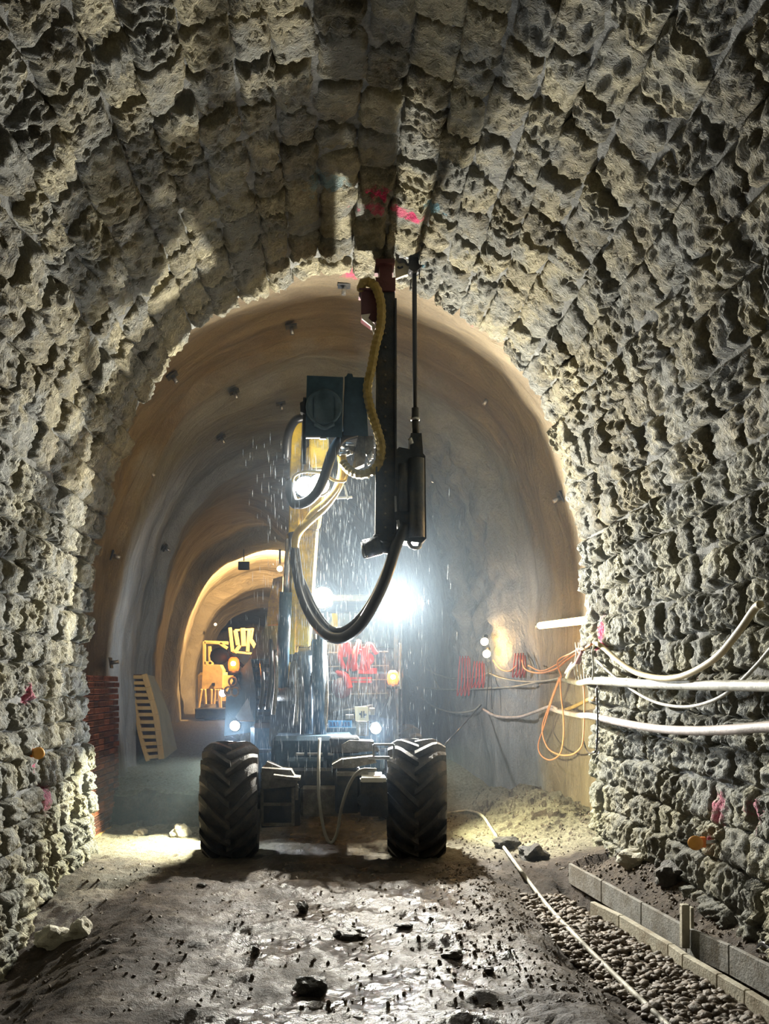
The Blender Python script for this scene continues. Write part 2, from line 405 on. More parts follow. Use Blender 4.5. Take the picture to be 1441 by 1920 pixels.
def lining(s, Y):
    x, z, nn, tt = pat(s); L, Rr, T = st(Y, 1), st(Y, 2), st(Y, 3)
    u = (x-XC0)/HW0; X = (L+Rr)/2+u*(Rr-L)/2; Z = z*T/ZT0 if z > 0 else z
    lowcut = 1
    return Vector((X, Y, Z)), nn
def lin_mat():
    m, nt, b = newmat('shotcrete'); v = wpos(nt)
    sx = node(nt, 'ShaderNodeSeparateXYZ'); nt.links.new(v, sx.inputs[0])
    mp = node(nt, 'ShaderNodeMapping'); mp.inputs['Scale'].default_value = (.5, 1.6, .5); nt.links.new(v, mp.inputs[0])
    f = noise_n(nt, mp.outputs[0], 1.7, 7, .65, .6)
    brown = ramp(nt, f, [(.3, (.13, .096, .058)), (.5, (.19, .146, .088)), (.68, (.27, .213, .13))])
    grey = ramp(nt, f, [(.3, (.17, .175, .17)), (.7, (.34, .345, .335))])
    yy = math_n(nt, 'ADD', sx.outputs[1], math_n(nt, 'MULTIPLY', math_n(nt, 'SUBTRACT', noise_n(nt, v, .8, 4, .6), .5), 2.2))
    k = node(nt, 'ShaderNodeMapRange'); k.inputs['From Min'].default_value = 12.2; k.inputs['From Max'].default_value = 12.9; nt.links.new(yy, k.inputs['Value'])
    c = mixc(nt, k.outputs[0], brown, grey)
    fine = noise_n(nt, v, 45, 3, .8); c = mixc(nt, .35, c, ramp(nt, fine, [(.35, (.5, .5, .5)), (.65, (1.15, 1.15, 1.15))]), 'MULTIPLY')
    sp = [(tuple(P(488, 612, 10.9)), .12, MAG, .85), (tuple(P(535, 606, 10.9)), .08, MAG, .5), (tuple(P(515, 762, 13)), .16, MAG, .6), (tuple(P(655, 525, 10.3)), .12, MAG, .6),
          (tuple(P(437, 722, 11.6)), .07, MAG, .6), (tuple(P(322, 692, 10.6)), .06, MAG, .5), (tuple(P(885, 598, 10.3)), .07, MAG, .5)]
    c = paint(nt, v, c, sp)
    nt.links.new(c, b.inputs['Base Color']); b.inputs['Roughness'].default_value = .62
    h = math_n(nt, 'ADD', math_n(nt, 'MULTIPLY', f, 1.2), math_n(nt, 'MULTIPLY', noise_n(nt, v, 30, 5, .7), .12))
    bump(nt, b, h, 1, .12); return m
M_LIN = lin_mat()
ysl = [9.5]
while ysl[-1] < 42: ysl.append(ysl[-1]+(.06 if ysl[-1] < 17 else .14 if ysl[-1] < 31 else .5))
nsl = 230; vs = []
for Y in ysl:
    for i in range(nsl+1):
        p, nn = lining(ARC*i/nsl, Y)
        d = .05*fbm(Vector((p.x*.9, Y*1.4, p.z*.9)), 4)+.02*noise.noise(Vector((p.x*3, Y*5, p.z*3)))
        if p.x > 1.2 and 12.9 < Y < 15.5 and p.z > 1.7:   # ragged rock edge
            k = sstep(12.9, 13.2, Y)*(1-sstep(14.6, 15.5, Y)); d += k*(.16*abs(fbm(Vector((p.x*3, Y*3.2, p.z*1.6)), 4))+.05*noise.noise(p*9))
        # ribs where one spraying stops and the next begins
        d += .03*math.sin(Y*4.3+1.5*noise.noise(Vector((p.x*.4, 0, p.z*.4))))*(1 if Y < 22 else .3)
        vs.append(p+nn*d)
m = nsl+1
fs = [(j*m+i, j*m+i+1, (j+1)*m+i+1, (j+1)*m+i) for j in range(len(ysl)-1) for i in range(nsl)]
vs.append(Vector((-4, 42.3, 1))); e0 = (len(ysl)-1)*m
fs += [(e0+i, e0+i+1, len(vs)-1) for i in range(nsl)]
me = bpy.data.meshes.new('tunnel_lining'); me.from_pydata([tuple(v) for v in vs], [], fs); me.polygons.foreach_set('use_smooth', [True]*len(fs)); me.materials.append(M_LIN)
o = bpy.data.objects.new('wall_lining', me); COL.objects.link(o); o['kind'] = 'structure'
# closed end behind the camera
mb = MB(); mb.add([Vector((prof[i].x, -3, prof[i].z)) for i in range(0, len(prof), 6)]+[Vector((0, -3, 1.5))], [(i, i+1, len(range(0, len(prof), 6))) for i in range(len(range(0, len(prof), 6))-1)])
o = mb.build('wall_back', M_MORT['c']); o['kind'] = 'structure'

def lw(px, py, off=.12):
    """point in front of the right wall seen at that pixel"""
    if px >= 1108: X = 2.55-off; return P(px, py, FOC*X/(px-VX))
    lo, hi = 9.7, 24
    for _ in range(40):
        mid = (lo+hi)/2; q = VX+FOC*(st(mid, 2)-off)/mid
        if q > px: lo = mid
        else: hi = mid
    return P(px, py, lo)

# ------------------------------------------------------------------ ground
def ground(X, Y):
    h = 0
    # trench and gravel on the right
    if Y < 8.9:
        g = (1-sstep(8.2, 8.9, Y)); xr = np.interp(Y, [5, 6.4, 8.4], [2.52, 2.40, 2.12]); xf = np.interp(Y, [5.1, 7.7, 8.4], [2.34, 2.07, 2.0])
        h += g*(-.12*sstep(1.25, 1.7, X)*(1-sstep(xf-.02, xf+.02, X))-.19*sstep(xf-.02, xf+.02, X)*(1-sstep(xr-.02, xr+.02, X))+.02*sstep(xr-.02, xr+.02, X)+.28*sstep(xr+.04, xr+.5, X))
        h += .05*math.exp(-((X-1.25)/.2)**2)*g
    else: h += .14*sstep(1.9, 2.8, X)
    if Y < 9: h -= .42*sstep(1.3, 2.3, -X)*(1-sstep(6.3, 8.4, Y))
    h += (.42+.02*(Y-12))*sstep(11.35, 11.6, Y+.35*noise.noise(Vector((X, 0, 3))))*(1-sstep(-1.4, -.9, X))*(1-sstep(13.6, 15, Y))
    h += (.42+.02*(Y-12))*sstep(13.6, 15, Y)
    if 9 < Y < 14: h += (.2+.1*fbm(Vector((X*3, Y*3, 8)), 4))*sstep(1.4, 2.5, X)*sstep(9.4, 11.5, Y)*(1-sstep(12.5, 15, Y))
    a = .5 if -1.3 < X < 1.2 else 1
    h += .035*fbm(Vector((X*1.1, Y*1.1, 5)), 3)
    if Y < 14:
        t = noise.noise(Vector((X*6, Y*6, 1))); c = noise.noise(Vector((X*14, Y*14, 2))); e = noise.noise(Vector((X*30, Y*30, 4)))
        h += .026*t+.024*max(0, c)+.014*max(0, e)+.02*abs(fbm(Vector((X*4+Y, Y*9, 6)), 3))
        # churned tyre ruts
        h += .018*math.sin(Y*17+2.0*noise.noise(Vector((X*2, Y*2, 0))))*(math.exp(-((X-.75)/.28)**2)+math.exp(-((X+.55)/.3)**2))
        h -= .06*math.exp(-((X-.15)**2+(Y-6.65)**2)/.04)
    return h
def lines(bk):
    out = [bk[0][0]]
    for a, b, d in bk:
        n = max(1, round((b-a)/d)); out += [a+(b-a)*i/n for i in range(1, n+1)]
    return out
xs = lines([(-7, -3.2, .4), (-3.2, 3.1, .028), (3.1, 4, .3)]); yg = lines([(-3, 4.3, .3), (4.3, 7.5, .028), (7.5, 11, .04), (11, 15, .08), (15, 42, .3)])
vs = [(x, y, ground(x, y)) for y in yg for x in xs]; m = len(xs)
fs = [(j*m+i, j*m+i+1, (j+1)*m+i+1, (j+1)*m+i) for j in range(len(yg)-1) for i in range(m-1)]
me = bpy.data.meshes.new('floor'); me.from_pydata(vs, [], fs); me.polygons.foreach_set('use_smooth', [True]*len(fs))
def mud_mat():
    m, nt, b = newmat('wet_mud'); v = wpos(nt)
    f = noise_n(nt, v, 2.2, 7, .7, .3); g = noise_n(nt, v, 26, 5, .75)
    c = ramp(nt, f, [(.33, (.026, .017, .011)), (.5, (.062, .041, .026)), (.68, (.14, .105, .07))])
    c = mixc(nt, .6, c, ramp(nt, g, [(.35, (.35, .33, .3)), (.68, (1.3, 1.3, 1.25))]), 'MULTIPLY')
    sx = node(nt, 'ShaderNodeSeparateXYZ'); nt.links.new(v, sx.inputs[0])
    far = node(nt, 'ShaderNodeMapRange'); far.inputs['From Min'].default_value = 9.4; far.inputs['From Max'].default_value = 10.2
    nt.links.new(math_n(nt, 'ADD', sx.outputs[1], math_n(nt, 'MULTIPLY', f, .6)), far.inputs['Value'])
    dust = math_n(nt, 'MULTIPLY', far.outputs[0], ramp(nt, math_n(nt, 'ABSOLUTE', sx.outputs[0]), [(.0, (0, 0, 0)), (.9, (1, 1, 1))]))
    nz = node(nt, 'ShaderNodeSeparateXYZ'); nt.links.new(node(nt, 'ShaderNodeNewGeometry').outputs['True Normal'], nz.inputs[0])   # pale dust kept off slopes: shade of the bench face put into the colour
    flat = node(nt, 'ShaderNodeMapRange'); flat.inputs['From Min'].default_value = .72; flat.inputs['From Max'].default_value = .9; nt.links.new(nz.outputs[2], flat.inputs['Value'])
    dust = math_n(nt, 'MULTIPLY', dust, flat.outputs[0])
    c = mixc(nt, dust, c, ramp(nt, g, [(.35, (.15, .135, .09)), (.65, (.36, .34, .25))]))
    nt.links.new(c, b.inputs['Base Color'])
    wet = noise_n(nt, v, 1.5, 4, .6)
    ax = math_n(nt, 'ABSOLUTE', math_n(nt, 'SUBTRACT', sx.outputs[0], .25))
    wz = node(nt, 'ShaderNodeMapRange'); wz.inputs['From Min'].default_value = 1.7; wz.inputs['From Max'].default_value = .6; nt.links.new(ax, wz.inputs['Value'])
    w2 = math_n(nt, 'MULTIPLY', wz.outputs[0], ramp(nt, wet, [(.36, (.25, .25, .25)), (.55, (1, 1, 1))]))
    rg = math_n(nt, 'SUBTRACT', .85, math_n(nt, 'MULTIPLY', w2, .64)); nt.links.new(rg, b.inputs['Roughness'])
    b.inputs['Specular IOR Level'].default_value = .6
    vo = node(nt, 'ShaderNodeTexVoronoi'); vo.inputs['Scale'].default_value = 45; nt.links.new(v, vo.inputs['Vector'])
    bump(nt, b, math_n(nt, 'ADD', g, math_n(nt, 'ADD', math_n(nt, 'MULTIPLY', noise_n(nt, v, 9, 6, .8, .8), .8), math_n(nt, 'MULTIPLY', noise_n(nt, v, 75, 3, .8), .5))), 1, .04)
    return m
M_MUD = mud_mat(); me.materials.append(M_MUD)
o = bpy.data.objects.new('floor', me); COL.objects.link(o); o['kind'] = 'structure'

# ------------------------------------------------------------------ common materials
M_YEL = plain('yellow_paint', (.70, .47, .07), .4, 0, .2, 6, 0, dirt=(.20, .16, .09))
M_DARK = plain('dark_steel', (.035, .045, .06), .42, .3, .3, 9, .004, dirt=(.08, .075, .065))
M_BLUE = plain('blue_grey_steel', (.05, .10, .155), .38, .2, .25, 9, .003)
M_STEEL = plain('bare_steel', (.45, .45, .45), .3, .9, .2, 20)
M_GREY = plain('muddy_grey_steel', (.22, .20, .16), .6, .2, .4, 12, .01, dirt=(.12, .10, .075))
M_RUB = plain('tyre_rubber', (.028, .027, .028), .62, 0, .4, 10, .006, dirt=(.075, .062, .046))
M_HOSE = plain('black_hose', (.03, .03, .032), .3, 0, .2, 10)
M_HOSEY = plain('yellow_hose', (.42, .30, .08), .42, 0, .2, 10)
M_HOSEB = plain('ochre_corrugated_hose', (.33, .24, .07), .5, 0, .25, 14)
M_RED = plain('red_paint', (.5, .04, .03), .4, 0, .2, 8)
M_MAROON = plain('maroon_paint', (.10, .03, .035), .5, 0, .25, 8, .003)
M_CREAM = plain('cream_plate', (.75, .68, .45), .5, 0, .1, 8)
M_WHITE = plain('white_paint', (.75, .73, .66), .5, 0, .1, 8)
M_BLK = plain('black_paint', (.015, .015, .016), .5)
M_GLASS = plain('dark_glass', (.02, .03, .05), .08, 0, .1, 3)
M_PLATE = plain('blue_plate', (.05, .28, .55), .4, 0, .1, 8)
M_LAMP = emit('lamp_lens_white', (1, .98, .92), 60)
M_LAMPS = emit('small_lamp_lens', (1, .95, .9), 14)
M_AMB = emit('amber_beacon', (1, .13, .015), 2.4)
M_AMBC = emit('amber_beacon_core', (1, .62, .18), 30)
M_TUBE = emit('warm_tube', (1, .68, .30), 8)
M_BULB = emit('yellow_bulb', (1, .66, .22), 40)
M_PIPE = plain('pale_pipe', (.50, .48, .40), .6, 0, .25, 9, .004, dirt=(.26, .24, .19))
M_PIPEP = plain('pink_grey_pipe', (.50, .42, .38), .6, 0, .25, 9, .004, dirt=(.30, .26, .22))
M_CAB = plain('grey_cable', (.30, .29, .25), .6, 0, .2, 9)
M_ORC = plain('orange_cable', (.72, .30, .14), .5, 0, .15, 9)
M_REDC = plain('red_cable', (.33, .035, .03), .5, 0, .15, 9)
M_CONC = plain('concrete', (.25, .245, .225), .8, 0, .25, 10, .01, dirt=(.15, .13, .10))
M_CONCL = plain('pale_concrete', (.46, .43, .34), .8, 0, .25, 10, .01, dirt=(.28, .24, .17))
M_WOOD = plain('yellow_wood', (.52, .32, .10), .7, 0, .2, 6, .003, streak=True)
M_WOODG = plain('grey_plywood', (.27, .24, .15), .7, 0, .2, 6, .003, streak=True)
M_BRICK = plain('red_clay', (.15, .05, .026), .8, 0, .3, 30, .004)
M_ROCKD = plain('dark_wet_rock', (.05, .045, .038), .45, 0, .4, 12, .02)
M_ROCKW = plain('pale_rock', (.55, .52, .42), .7, 0, .25, 12, .02)
M_PEB = plain('river_gravel', (.125, .095, .065), .5, 0, .55, 12, .01)
M_REFL = emit('orange_reflector', (1, .42, .08), .9)

# ------------------------------------------------------------------ drill rig
rig = thing('drill_rig', (-.05, 10.5, 0), 'yellow wheeled drill rig with lit lamps, tall drilling mast and chevron tyres', 'construction vehicle')
def part(name, mat, fn, parent=rig, label=None):
    mb = MB(); fn(mb); gs = mb.split()
    if 1 < len(gs) <= 24: return [g.build(name, mat, parent, label) for g in gs][0]
    return mb.build(name, mat, parent, label)
# wheels
def lug_mesh(W, Rr, side):
    """one chevron bar of an agricultural tread, centred at angle 0 on +z"""
    mb = MB(); n = 7; ring = []
    for i in range(n+1):
        t = i/n; x = side*(-.02+t*(W/2+.015)); a = -.52*t**1.15 + .06
        drop = .055*max(0, t-.62)**1.4/.38**1.4*1.4
        hw = .026+.014*t
        for da, dr in ((-hw/Rr*1.25, -.03), (-hw/Rr*.8, .036), (hw/Rr*.8, .036), (hw/Rr*1.25, -.03)):
            r = Rr+dr-drop; aa = a+da; ring.append(Vector((x, -math.sin(aa)*r, math.cos(aa)*r)))
    fs = [(0, 1, 2, 3), tuple(4*n+k for k in (3, 2, 1, 0))]
    for i in range(n):
        for k in range(3): fs.append((4*i+k, 4*i+k+1, 4*i+4+k+1, 4*i+4+k))
    mb.add(ring, fs); me = mb.mesh('tread_lug'); me.materials.append(M_RUB); return me
LUGS = {}
def wheel(c, W, Rr, yaw):
    c = Vector(c); mb = MB(); r0 = Rr-.035
    pf = [(.24, -W/2+.06), (.30, -W/2+.015), (r0-.12, -W/2), (r0-.05, -W/2+.02), (r0-.012, -W/2+.07), (r0, -W/4), (r0, W/4), (r0-.012, W/2-.07), (r0-.05, W/2-.02), (r0-.12, W/2), (.30, W/2-.015), (.24, W/2-.06)]
    mb.lathe((0, 0, 0), (1, 0, 0), pf, 40); me = mb.mesh('tyre'); me.materials.append(M_RUB)
    M = Matrix.Translation(c) @ Matrix.Rotation(yaw, 4, 'Z')
    t = inst(me, 'tyre', M, rig)
    for sd in (-1, 1):
        if (W, Rr, sd) not in LUGS: LUGS[(W, Rr, sd)] = lug_mesh(W, Rr, sd)
        for k in range(17):
            o = bpy.data.objects.new('tread_lug', LUGS[(W, Rr, sd)]); COL.objects.link(o); o.parent = t
            o.matrix_local = Matrix.Rotation((k+(.5 if sd > 0 else 0))*2*PI/17, 4, 'X')
    for nm, mt, pr in (('rim', M_GREY, [(.25, -W/2+.07), (.23, -W/2+.12), (.1, -W/2+.16), (.1, W/2-.16), (.23, W/2-.12), (.25, W/2-.07)]), ('hub', M_DARK, [(.09, -W/2+.08), (.10, -W/2+.14), (.10, W/2-.14), (.09, W/2-.08)])):
        q = MB(); q.lathe((0, 0, 0), (1, 0, 0), pr, 20); me2 = q.mesh(nm); me2.materials.append(mt)
        o = bpy.data.objects.new(nm, me2); COL.objects.link(o); o.parent = t
wheel((-1.0, 9.62, .545), .56, .56, .04)
wheel((.86, 9.62, .56), .58, .57, -.09)
wheel((-1.05, 12.3, .60), .56, .57, 0)
wheel((.86, 12.3, .60), .56, .57, 0)
part('axle', M_GREY, lambda b: (b.cyl((-.75, 9.62, .55), (.6, 9.62, .55), .09), b.box((-.1, 9.65, .55), (.4, .35, .3)), b.cyl((-.75, 12.3, .6), (.6, 12.3, .6), .1)))
part('axle_beam', M_DARK, lambda b: (b.box((-.08, 9.75, .62), (.95, .3, .22)), b.box((-.1, 10.9, .72), (.8, 2.6, .3))))
# chassis block seen between the wheels
part('chassis', M_BLUE, lambda b: (b.box((-.18, 10.3, .93), (.86, 1.0, .5)), b.box((-.15, 11.4, 1.0), (1.5, 1.4, .55)), b.box((-.25, 9.95, .72), (.42, .5, .5))))
part('chassis_rail', M_STEEL, lambda b: (b.box(P(562, 1414, 9.7), (.08, .03, .025)), b.box(P(590, 1414, 9.7), (.15, .03, .025)), b.box(P(619, 1414, 9.7), (.05, .03, .025))))
part('step_plate', M_GREY, lambda b: (b.pprism([(490, 1440), (545, 1444), (556, 1462), (556, 1474), (490, 1480)], 9.35, .35), b.box(P(538, 1456, 9.35), (.26, .3, .03), (0, .12, 0)), b.pprism([(500, 1428), (552, 1450), (545, 1458), (492, 1444)], 9.5, .2)))
def fr(b):
    Y = 9.4
    for a, c in (((491, 1480), (491, 1545)), ((549, 1476), (549, 1548)), ((491, 1508), (549, 1508)), ((491, 1546), (549, 1546)), ((556, 1470), (556, 1500))): b.beam(P(*a, Y), P(*c, Y), .03, .03)
part('step_frame', M_GREY, fr)
part('frame_backing', M_DARK, lambda b: (b.pprism([(490, 1480), (562, 1478), (562, 1548), (490, 1552)], 9.5, .25),))
part('skid_plate', M_CREAM, lambda b: (b.pprism([(557, 1481), (620, 1479), (622, 1503), (556, 1505)], 10.4, .04), b.cyl(P(608, 1483, 10.4), P(608, 1483, 10.3), .03)), label='muddy tan skid plate between the wheels')
part('outrigger_box', M_DARK, lambda b: (b.pprism([(675, 1461), (725, 1461), (728, 1532), (676, 1530)], 9.0, .45), b.cyl(P(681, 1500, 9.0), P(681, 1500, 8.96), .06)))
part('outrigger_cover', M_WHITE, lambda b: (b.box(P(697, 1457, 9.15), (.2, .34, .02), (.15, 0, 0)), b.box(P(700, 1462, 8.98), (.24, .02, .04))))
part('outrigger_mount', M_DARK, lambda b: (b.box(P(650, 1480, 9.6), (.24, .5, .42)), b.box(P(645, 1395, 9.9), (.3, .5, .16))))
part('mud_pad', M_GREY, lambda b: (b.pprism([(622, 1434), (640, 1424), (700, 1418), (706, 1430), (660, 1440), (624, 1441)], 9.3, .35), b.pprism([(640, 1396), (655, 1388), (700, 1390), (712, 1408), (640, 1412)], 9.6, .3), b.box(P(660, 1449, 9.35), (.3, .3, .04))))
part('grab_frame', M_STEEL, lambda b: (b.beam(P(700, 1396, 9.3), P(738, 1396, 9.3), .02, .02), b.beam(P(738, 1396, 9.3), P(738, 1440, 9.3), .02, .02), b.beam(P(700, 1396, 9.3), P(700, 1420, 9.3), .02, .02), b.beam(P(690, 1421, 9.3), P(730, 1421, 9.3), .03, .03)))
# cab / upper carriage
part('cab', M_DARK, lambda b: (b.pprism([(452, 1275), (468, 1232), (500, 1165), (520, 1155), (540, 1158), (545, 1400), (450, 1400)], 11.2, 1.5), b.pprism([(545, 1215), (740, 1215), (742, 1400), (545, 1400)], 11.4, 1.4), b.box((.2, 12, 2.72), (1.25, 1.6, .08))))
part('cab_pillar', M_DARK, lambda b: (b.beam(P(742, 1140, 11.3), P(742, 1420, 10.6), .05, .05), b.beam(P(752, 1170, 11.3), P(752, 1400, 10.9), .02, .02), b.beam(P(596, 1130, 11.3), P(596, 1300, 11.3), .05, .05)))
part('cab_window', M_GLASS, lambda b: (b.pprism([(612, 1150), (728, 1150), (730, 1212), (612, 1212)], 11.35, .03),))
part('body_panel', M_BLUE, lambda b: (b.pprism([(424, 1300), (445, 1262), (470, 1235), (480, 1300), (478, 1372), (420, 1380)], 10.95, .3),))
def louv(b):
    for i in range(9): b.box(P(500, 1240+i*15, 11.1), (.34, .04, .05), (.5, 0, 0))
part('side_grille', M_BLUE, louv)
def tri(b): b.pprism([(464, 1309), (441, 1344), (446, 1351), (476, 1351)], 10.85, .03)
part('warning_triangle', plain('pale_reflector', (.30, .36, .42), .35, .3), tri, label='pale grey warning triangle')
part('triangle_trim', M_STEEL, lambda b: b.box(P(463, 1352, 10.83), (.17, .02, .015)))
# red parts of the winch and engine seen in the spray
def redstuff(b):
    q = random.Random(4)
    for k in range(9):
        x0 = 644+k*6; b.tube([P(x0, 1256+q.uniform(-6, 4), 10.95), P(x0+q.uniform(-8, 8), 1232, 10.9-q.uniform(0, .1)), P(x0+q.uniform(-4, 12), 1204+q.uniform(-3, 14), 10.88), P(x0+q.uniform(4, 18), 1226, 10.92)], q.uniform(.016, .03))
    b.cyl(P(690, 1236, 10.98), P(690, 1236, 11.15), .07, 18); b.box(P(688, 1258, 11.0), (.22, .12, .07)); b.box(P(668, 1275, 11.0), (.36, .1, .08)); b.tube([P(632, 1262, 11), P(648, 1268, 10.9), P(655, 1290, 10.9)], .04)
    b.beam(P(650, 1200, 10.9), P(646, 1232, 10.9), .05, .05)
part('winch_hoses', M_RED, redstuff)
part('winch_drum', M_MAROON, lambda b: (b.cyl(P(640, 1290, 10.9), P(640, 1290, 11.3), .12, 20), b.cyl(P(690, 1282, 11), P(690, 1282, 11.3), .1)), label='rusty red winch drum')
part('engine_block', M_DARK, lambda b: (b.box(P(670, 1300, 11.1), (.7, .3, .5)), b.box(P(655, 1245, 11.2), (.6, .3, .5)), b.cyl(P(625, 1340, 10.8), P(700, 1325, 10.8), .035)))
def grille(b):
    for i in range(7): b.beam(P(618+i*17, 1220, 10.95), P(618+i*17+3, 1310, 10.95), .012, .012)
    for i in range(4): b.beam(P(612, 1224+i*26, 10.93), P(728, 1222+i*26, 10.93), .014, .014)
part('guard_rail', M_GREY, grille)
pn = part('notice_plate', M_CREAM, lambda b: b.pprism([(665, 1325), (690, 1325), (691, 1352), (666, 1352)], 10.4, .02), label='cream plate with two dark upright marks')
part('plate_mark', M_BLK, lambda b: (b.cyl(P(675, 1339, 10.395), P(675, 1339, 10.38), .012), b.beam(P(677.5, 1333, 10.39), P(677.5, 1346, 10.39), .012, .01), b.beam(P(682, 1333, 10.39), P(682, 1346, 10.39), .012, .01), b.cyl(P(684.5, 1340, 10.395), P(684.5, 1340, 10.38), .014)), pn)
part('service_box', M_GREY, lambda b: (b.box(P(679, 1366, 10.45), (.13, .12, .16)), b.box(P(697, 1334, 10.45), (.06, .06, .08))))
lp = part('licence_plate', M_PLATE, lambda b: b.pprism([(615, 1351), (660, 1351), (660, 1364), (615, 1364)], 10.4, .02), label='small blue licence plate')
def lpm(b):
    for i, x in enumerate((620, 626, 632, 641, 647, 653)): b.beam(P(x, 1353.5, 10.39), P(x+1, 1361.5, 10.39), .018, .01)
part('plate_character', plain('navy', (.02, .08, .2), .5), lpm, lp)
part('plate_bracket', M_GREY, lambda b: (b.beam(P(605, 1345, 10.42), P(612, 1358, 10.42), .03, .03), b.box(P(655, 1344, 10.44), (.09, .05, .05))))
# lamps
def lamp(name, c, r, mat, label=None, box=True):
    c = Vector(c)
    h = part(name, M_BLK, lambda b: b.lathe(c+Vector((0, .015, 0)), (0, 1, 0), [(r*1.15, 0), (r*1.2, .03), (r*.9, .1), (r*.3, .12)], 16), label=label)
    part('lens', mat, lambda b: b.lathe(c, (0, -1, 0), [(r, 0), (r*.9, .015), (r*.4, .025)], 16), h); return h
for p in BOOM_LAMPS: lamp('boom_lamp', p, .1, M_LAMP)
for p in CAB_LAMPS: lamp('cab_lamp', p, .12, M_LAMP)
for p in HEAD_LAMPS: lamp('head_lamp', p, .055, M_LAMP)
lamp('marker_lamp', P(585, 932, 9.5), .03, M_LAMPS); lamp('marker_lamp', P(417, 1300, 10.9), .04, M_LAMPS)
lamp('side_work_lamp', (-1.22, 10.42, .9), .05, M_LAMPS); lamp('side_work_lamp', (1.06, 10.62, .9), .05, M_LAMPS)
part('lamp_arm', M_DARK, lambda b: (b.beam((-.6, 10.55, .98), (-1.22, 10.5, .98), .04, .04), b.beam((-1.22, 10.5, 1.0), (-1.22, 10.5, .9), .03, .03), b.beam((.5, 10.7, .98), (1.06, 10.7, .98), .04, .04), b.beam((1.06, 10.7, 1.0), (1.06, 10.7, .9), .03, .03)))
for p in REAR_LAMPS: lamp('rear_work_lamp', p, .05, M_LAMPS)
def beacon(px, py, Y):
    c = P(px, py, Y)
    h = part('beacon', M_AMB, lambda b: b.lathe(c+Vector((0, 0, -.09)), (0, 0, 1), [(.05, 0), (.062, .03), (.066, .08), (.055, .13), (.03, .155)], 16), label='glowing amber beacon')
    part('beacon_core', M_AMBC, lambda b: b.ball(c+Vector((-.0, -.045, -.01)), .033), h); part('beacon_base', M_BLK, lambda b: b.cyl(c+Vector((0, 0, -.14)), c+Vector((0, 0, -.09)), .07), h)
    point(c+Vector((0, -.14, 0)), 5, (1, .25, .03), .05)
beacon(438, 1243, 10.9); beacon(736, 1268, 10.7)
part('beacon_bracket', M_DARK, lambda b: (b.beam(P(438, 1268, 10.9), P(452, 1300, 11), .05, .05), b.beam(P(737, 1292, 10.7), P(740, 1400, 10.7), .04, .04)))
part('mirror', M_BLK, lambda b: (b.ball(P(412, 1230, 11.1), .12, (1, .4, .85)), b.beam(P(425, 1222, 11.1), P(470, 1262, 11.2), .04, .04), b.pprism([(738, 1297), (745, 1350), (712, 1345), (728, 1305)], 10.6, .08)))
part('mirror_glass', M_STEEL, lambda b: b.pprism([(732, 1302), (734, 1308), (729, 1332), (726, 1320)], 10.58, .01))
part('tow_rings', M_GREY, lambda b: [b.tube([P(x+7*math.cos(a), y+8*math.sin(a), 10.8) for a in np.linspace(0, 2*PI, 9)], .012, 6) for x, y in ((436, 1278), (428, 1296), (440, 1297))])
# boom
part('boom', M_YEL, lambda b: (b.beam(P(560, 1205, 10.8), P(574, 985, 10.3), .27, .3, taper=1.0), b.beam(P(576, 990, 10.3), P(600, 838, 10.05), .26, .28)), label='yellow box-section boom')
part('boom_stick', M_YEL, lambda b: (b.beam(P(551, 1010, 10.1), P(556, 792, 10.0), .11, .16), b.beam(P(543, 1225, 10.7), P(549, 1000, 10.4), .13, .2), b.box(P(598, 852, 9.95), (.2, .2, .3))))
part('boom_link', M_YEL, lambda b: (b.pprism([(512, 1085), (530, 1080), (527, 1170), (499, 1172), (503, 1130)], 10.7, .2), b.pprism([(535, 1190), (560, 1190), (556, 1235), (536, 1262), (522, 1300), (517, 1290), (528, 1240)], 10.75, .18)))
part('boom_bracket_glare', M_WHITE, lambda b: (b.pprism([(582, 862), (610, 860), (606, 880), (578, 884)], 9.9, .12), b.beam(P(628, 934, 9.9), P(660, 932, 9.9), .02, .02), b.beam(P(645, 910, 9.9), P(652, 936, 9.9), .02, .02)))  # plate's white paints in reflected lamp light; the thin rods are brackets
def cylr(b):
    b.cyl(P(527, 1290, 10.5), P(536, 1110, 10.4), .07); b.cyl(P(598, 1400, 10.2), P(598, 1200, 10.3), .08); b.cyl(P(575, 1395, 10.3), P(578, 1230, 10.4), .05)
part('boom_cylinder', M_BLUE, cylr)
part('cylinder_rod', M_STEEL, lambda b: (b.cyl(P(536, 1110, 10.4), P(541, 1010, 10.3), .035), b.cyl(P(599, 1205, 10.3), P(600, 1150, 10.3), .035)))
part('boom_lug', M_YEL, lambda b: (b.pprism([(535, 1240), (544, 1242), (538, 1285), (528, 1306), (517, 1290), (519, 1262)], 10.55, .08), b.pprism([(622, 1150), (632, 1150), (634, 1195), (626, 1195)], 10.6, .08), b.cyl(P(531, 1250, 10.5), P(531, 1250, 10.7), .04)))
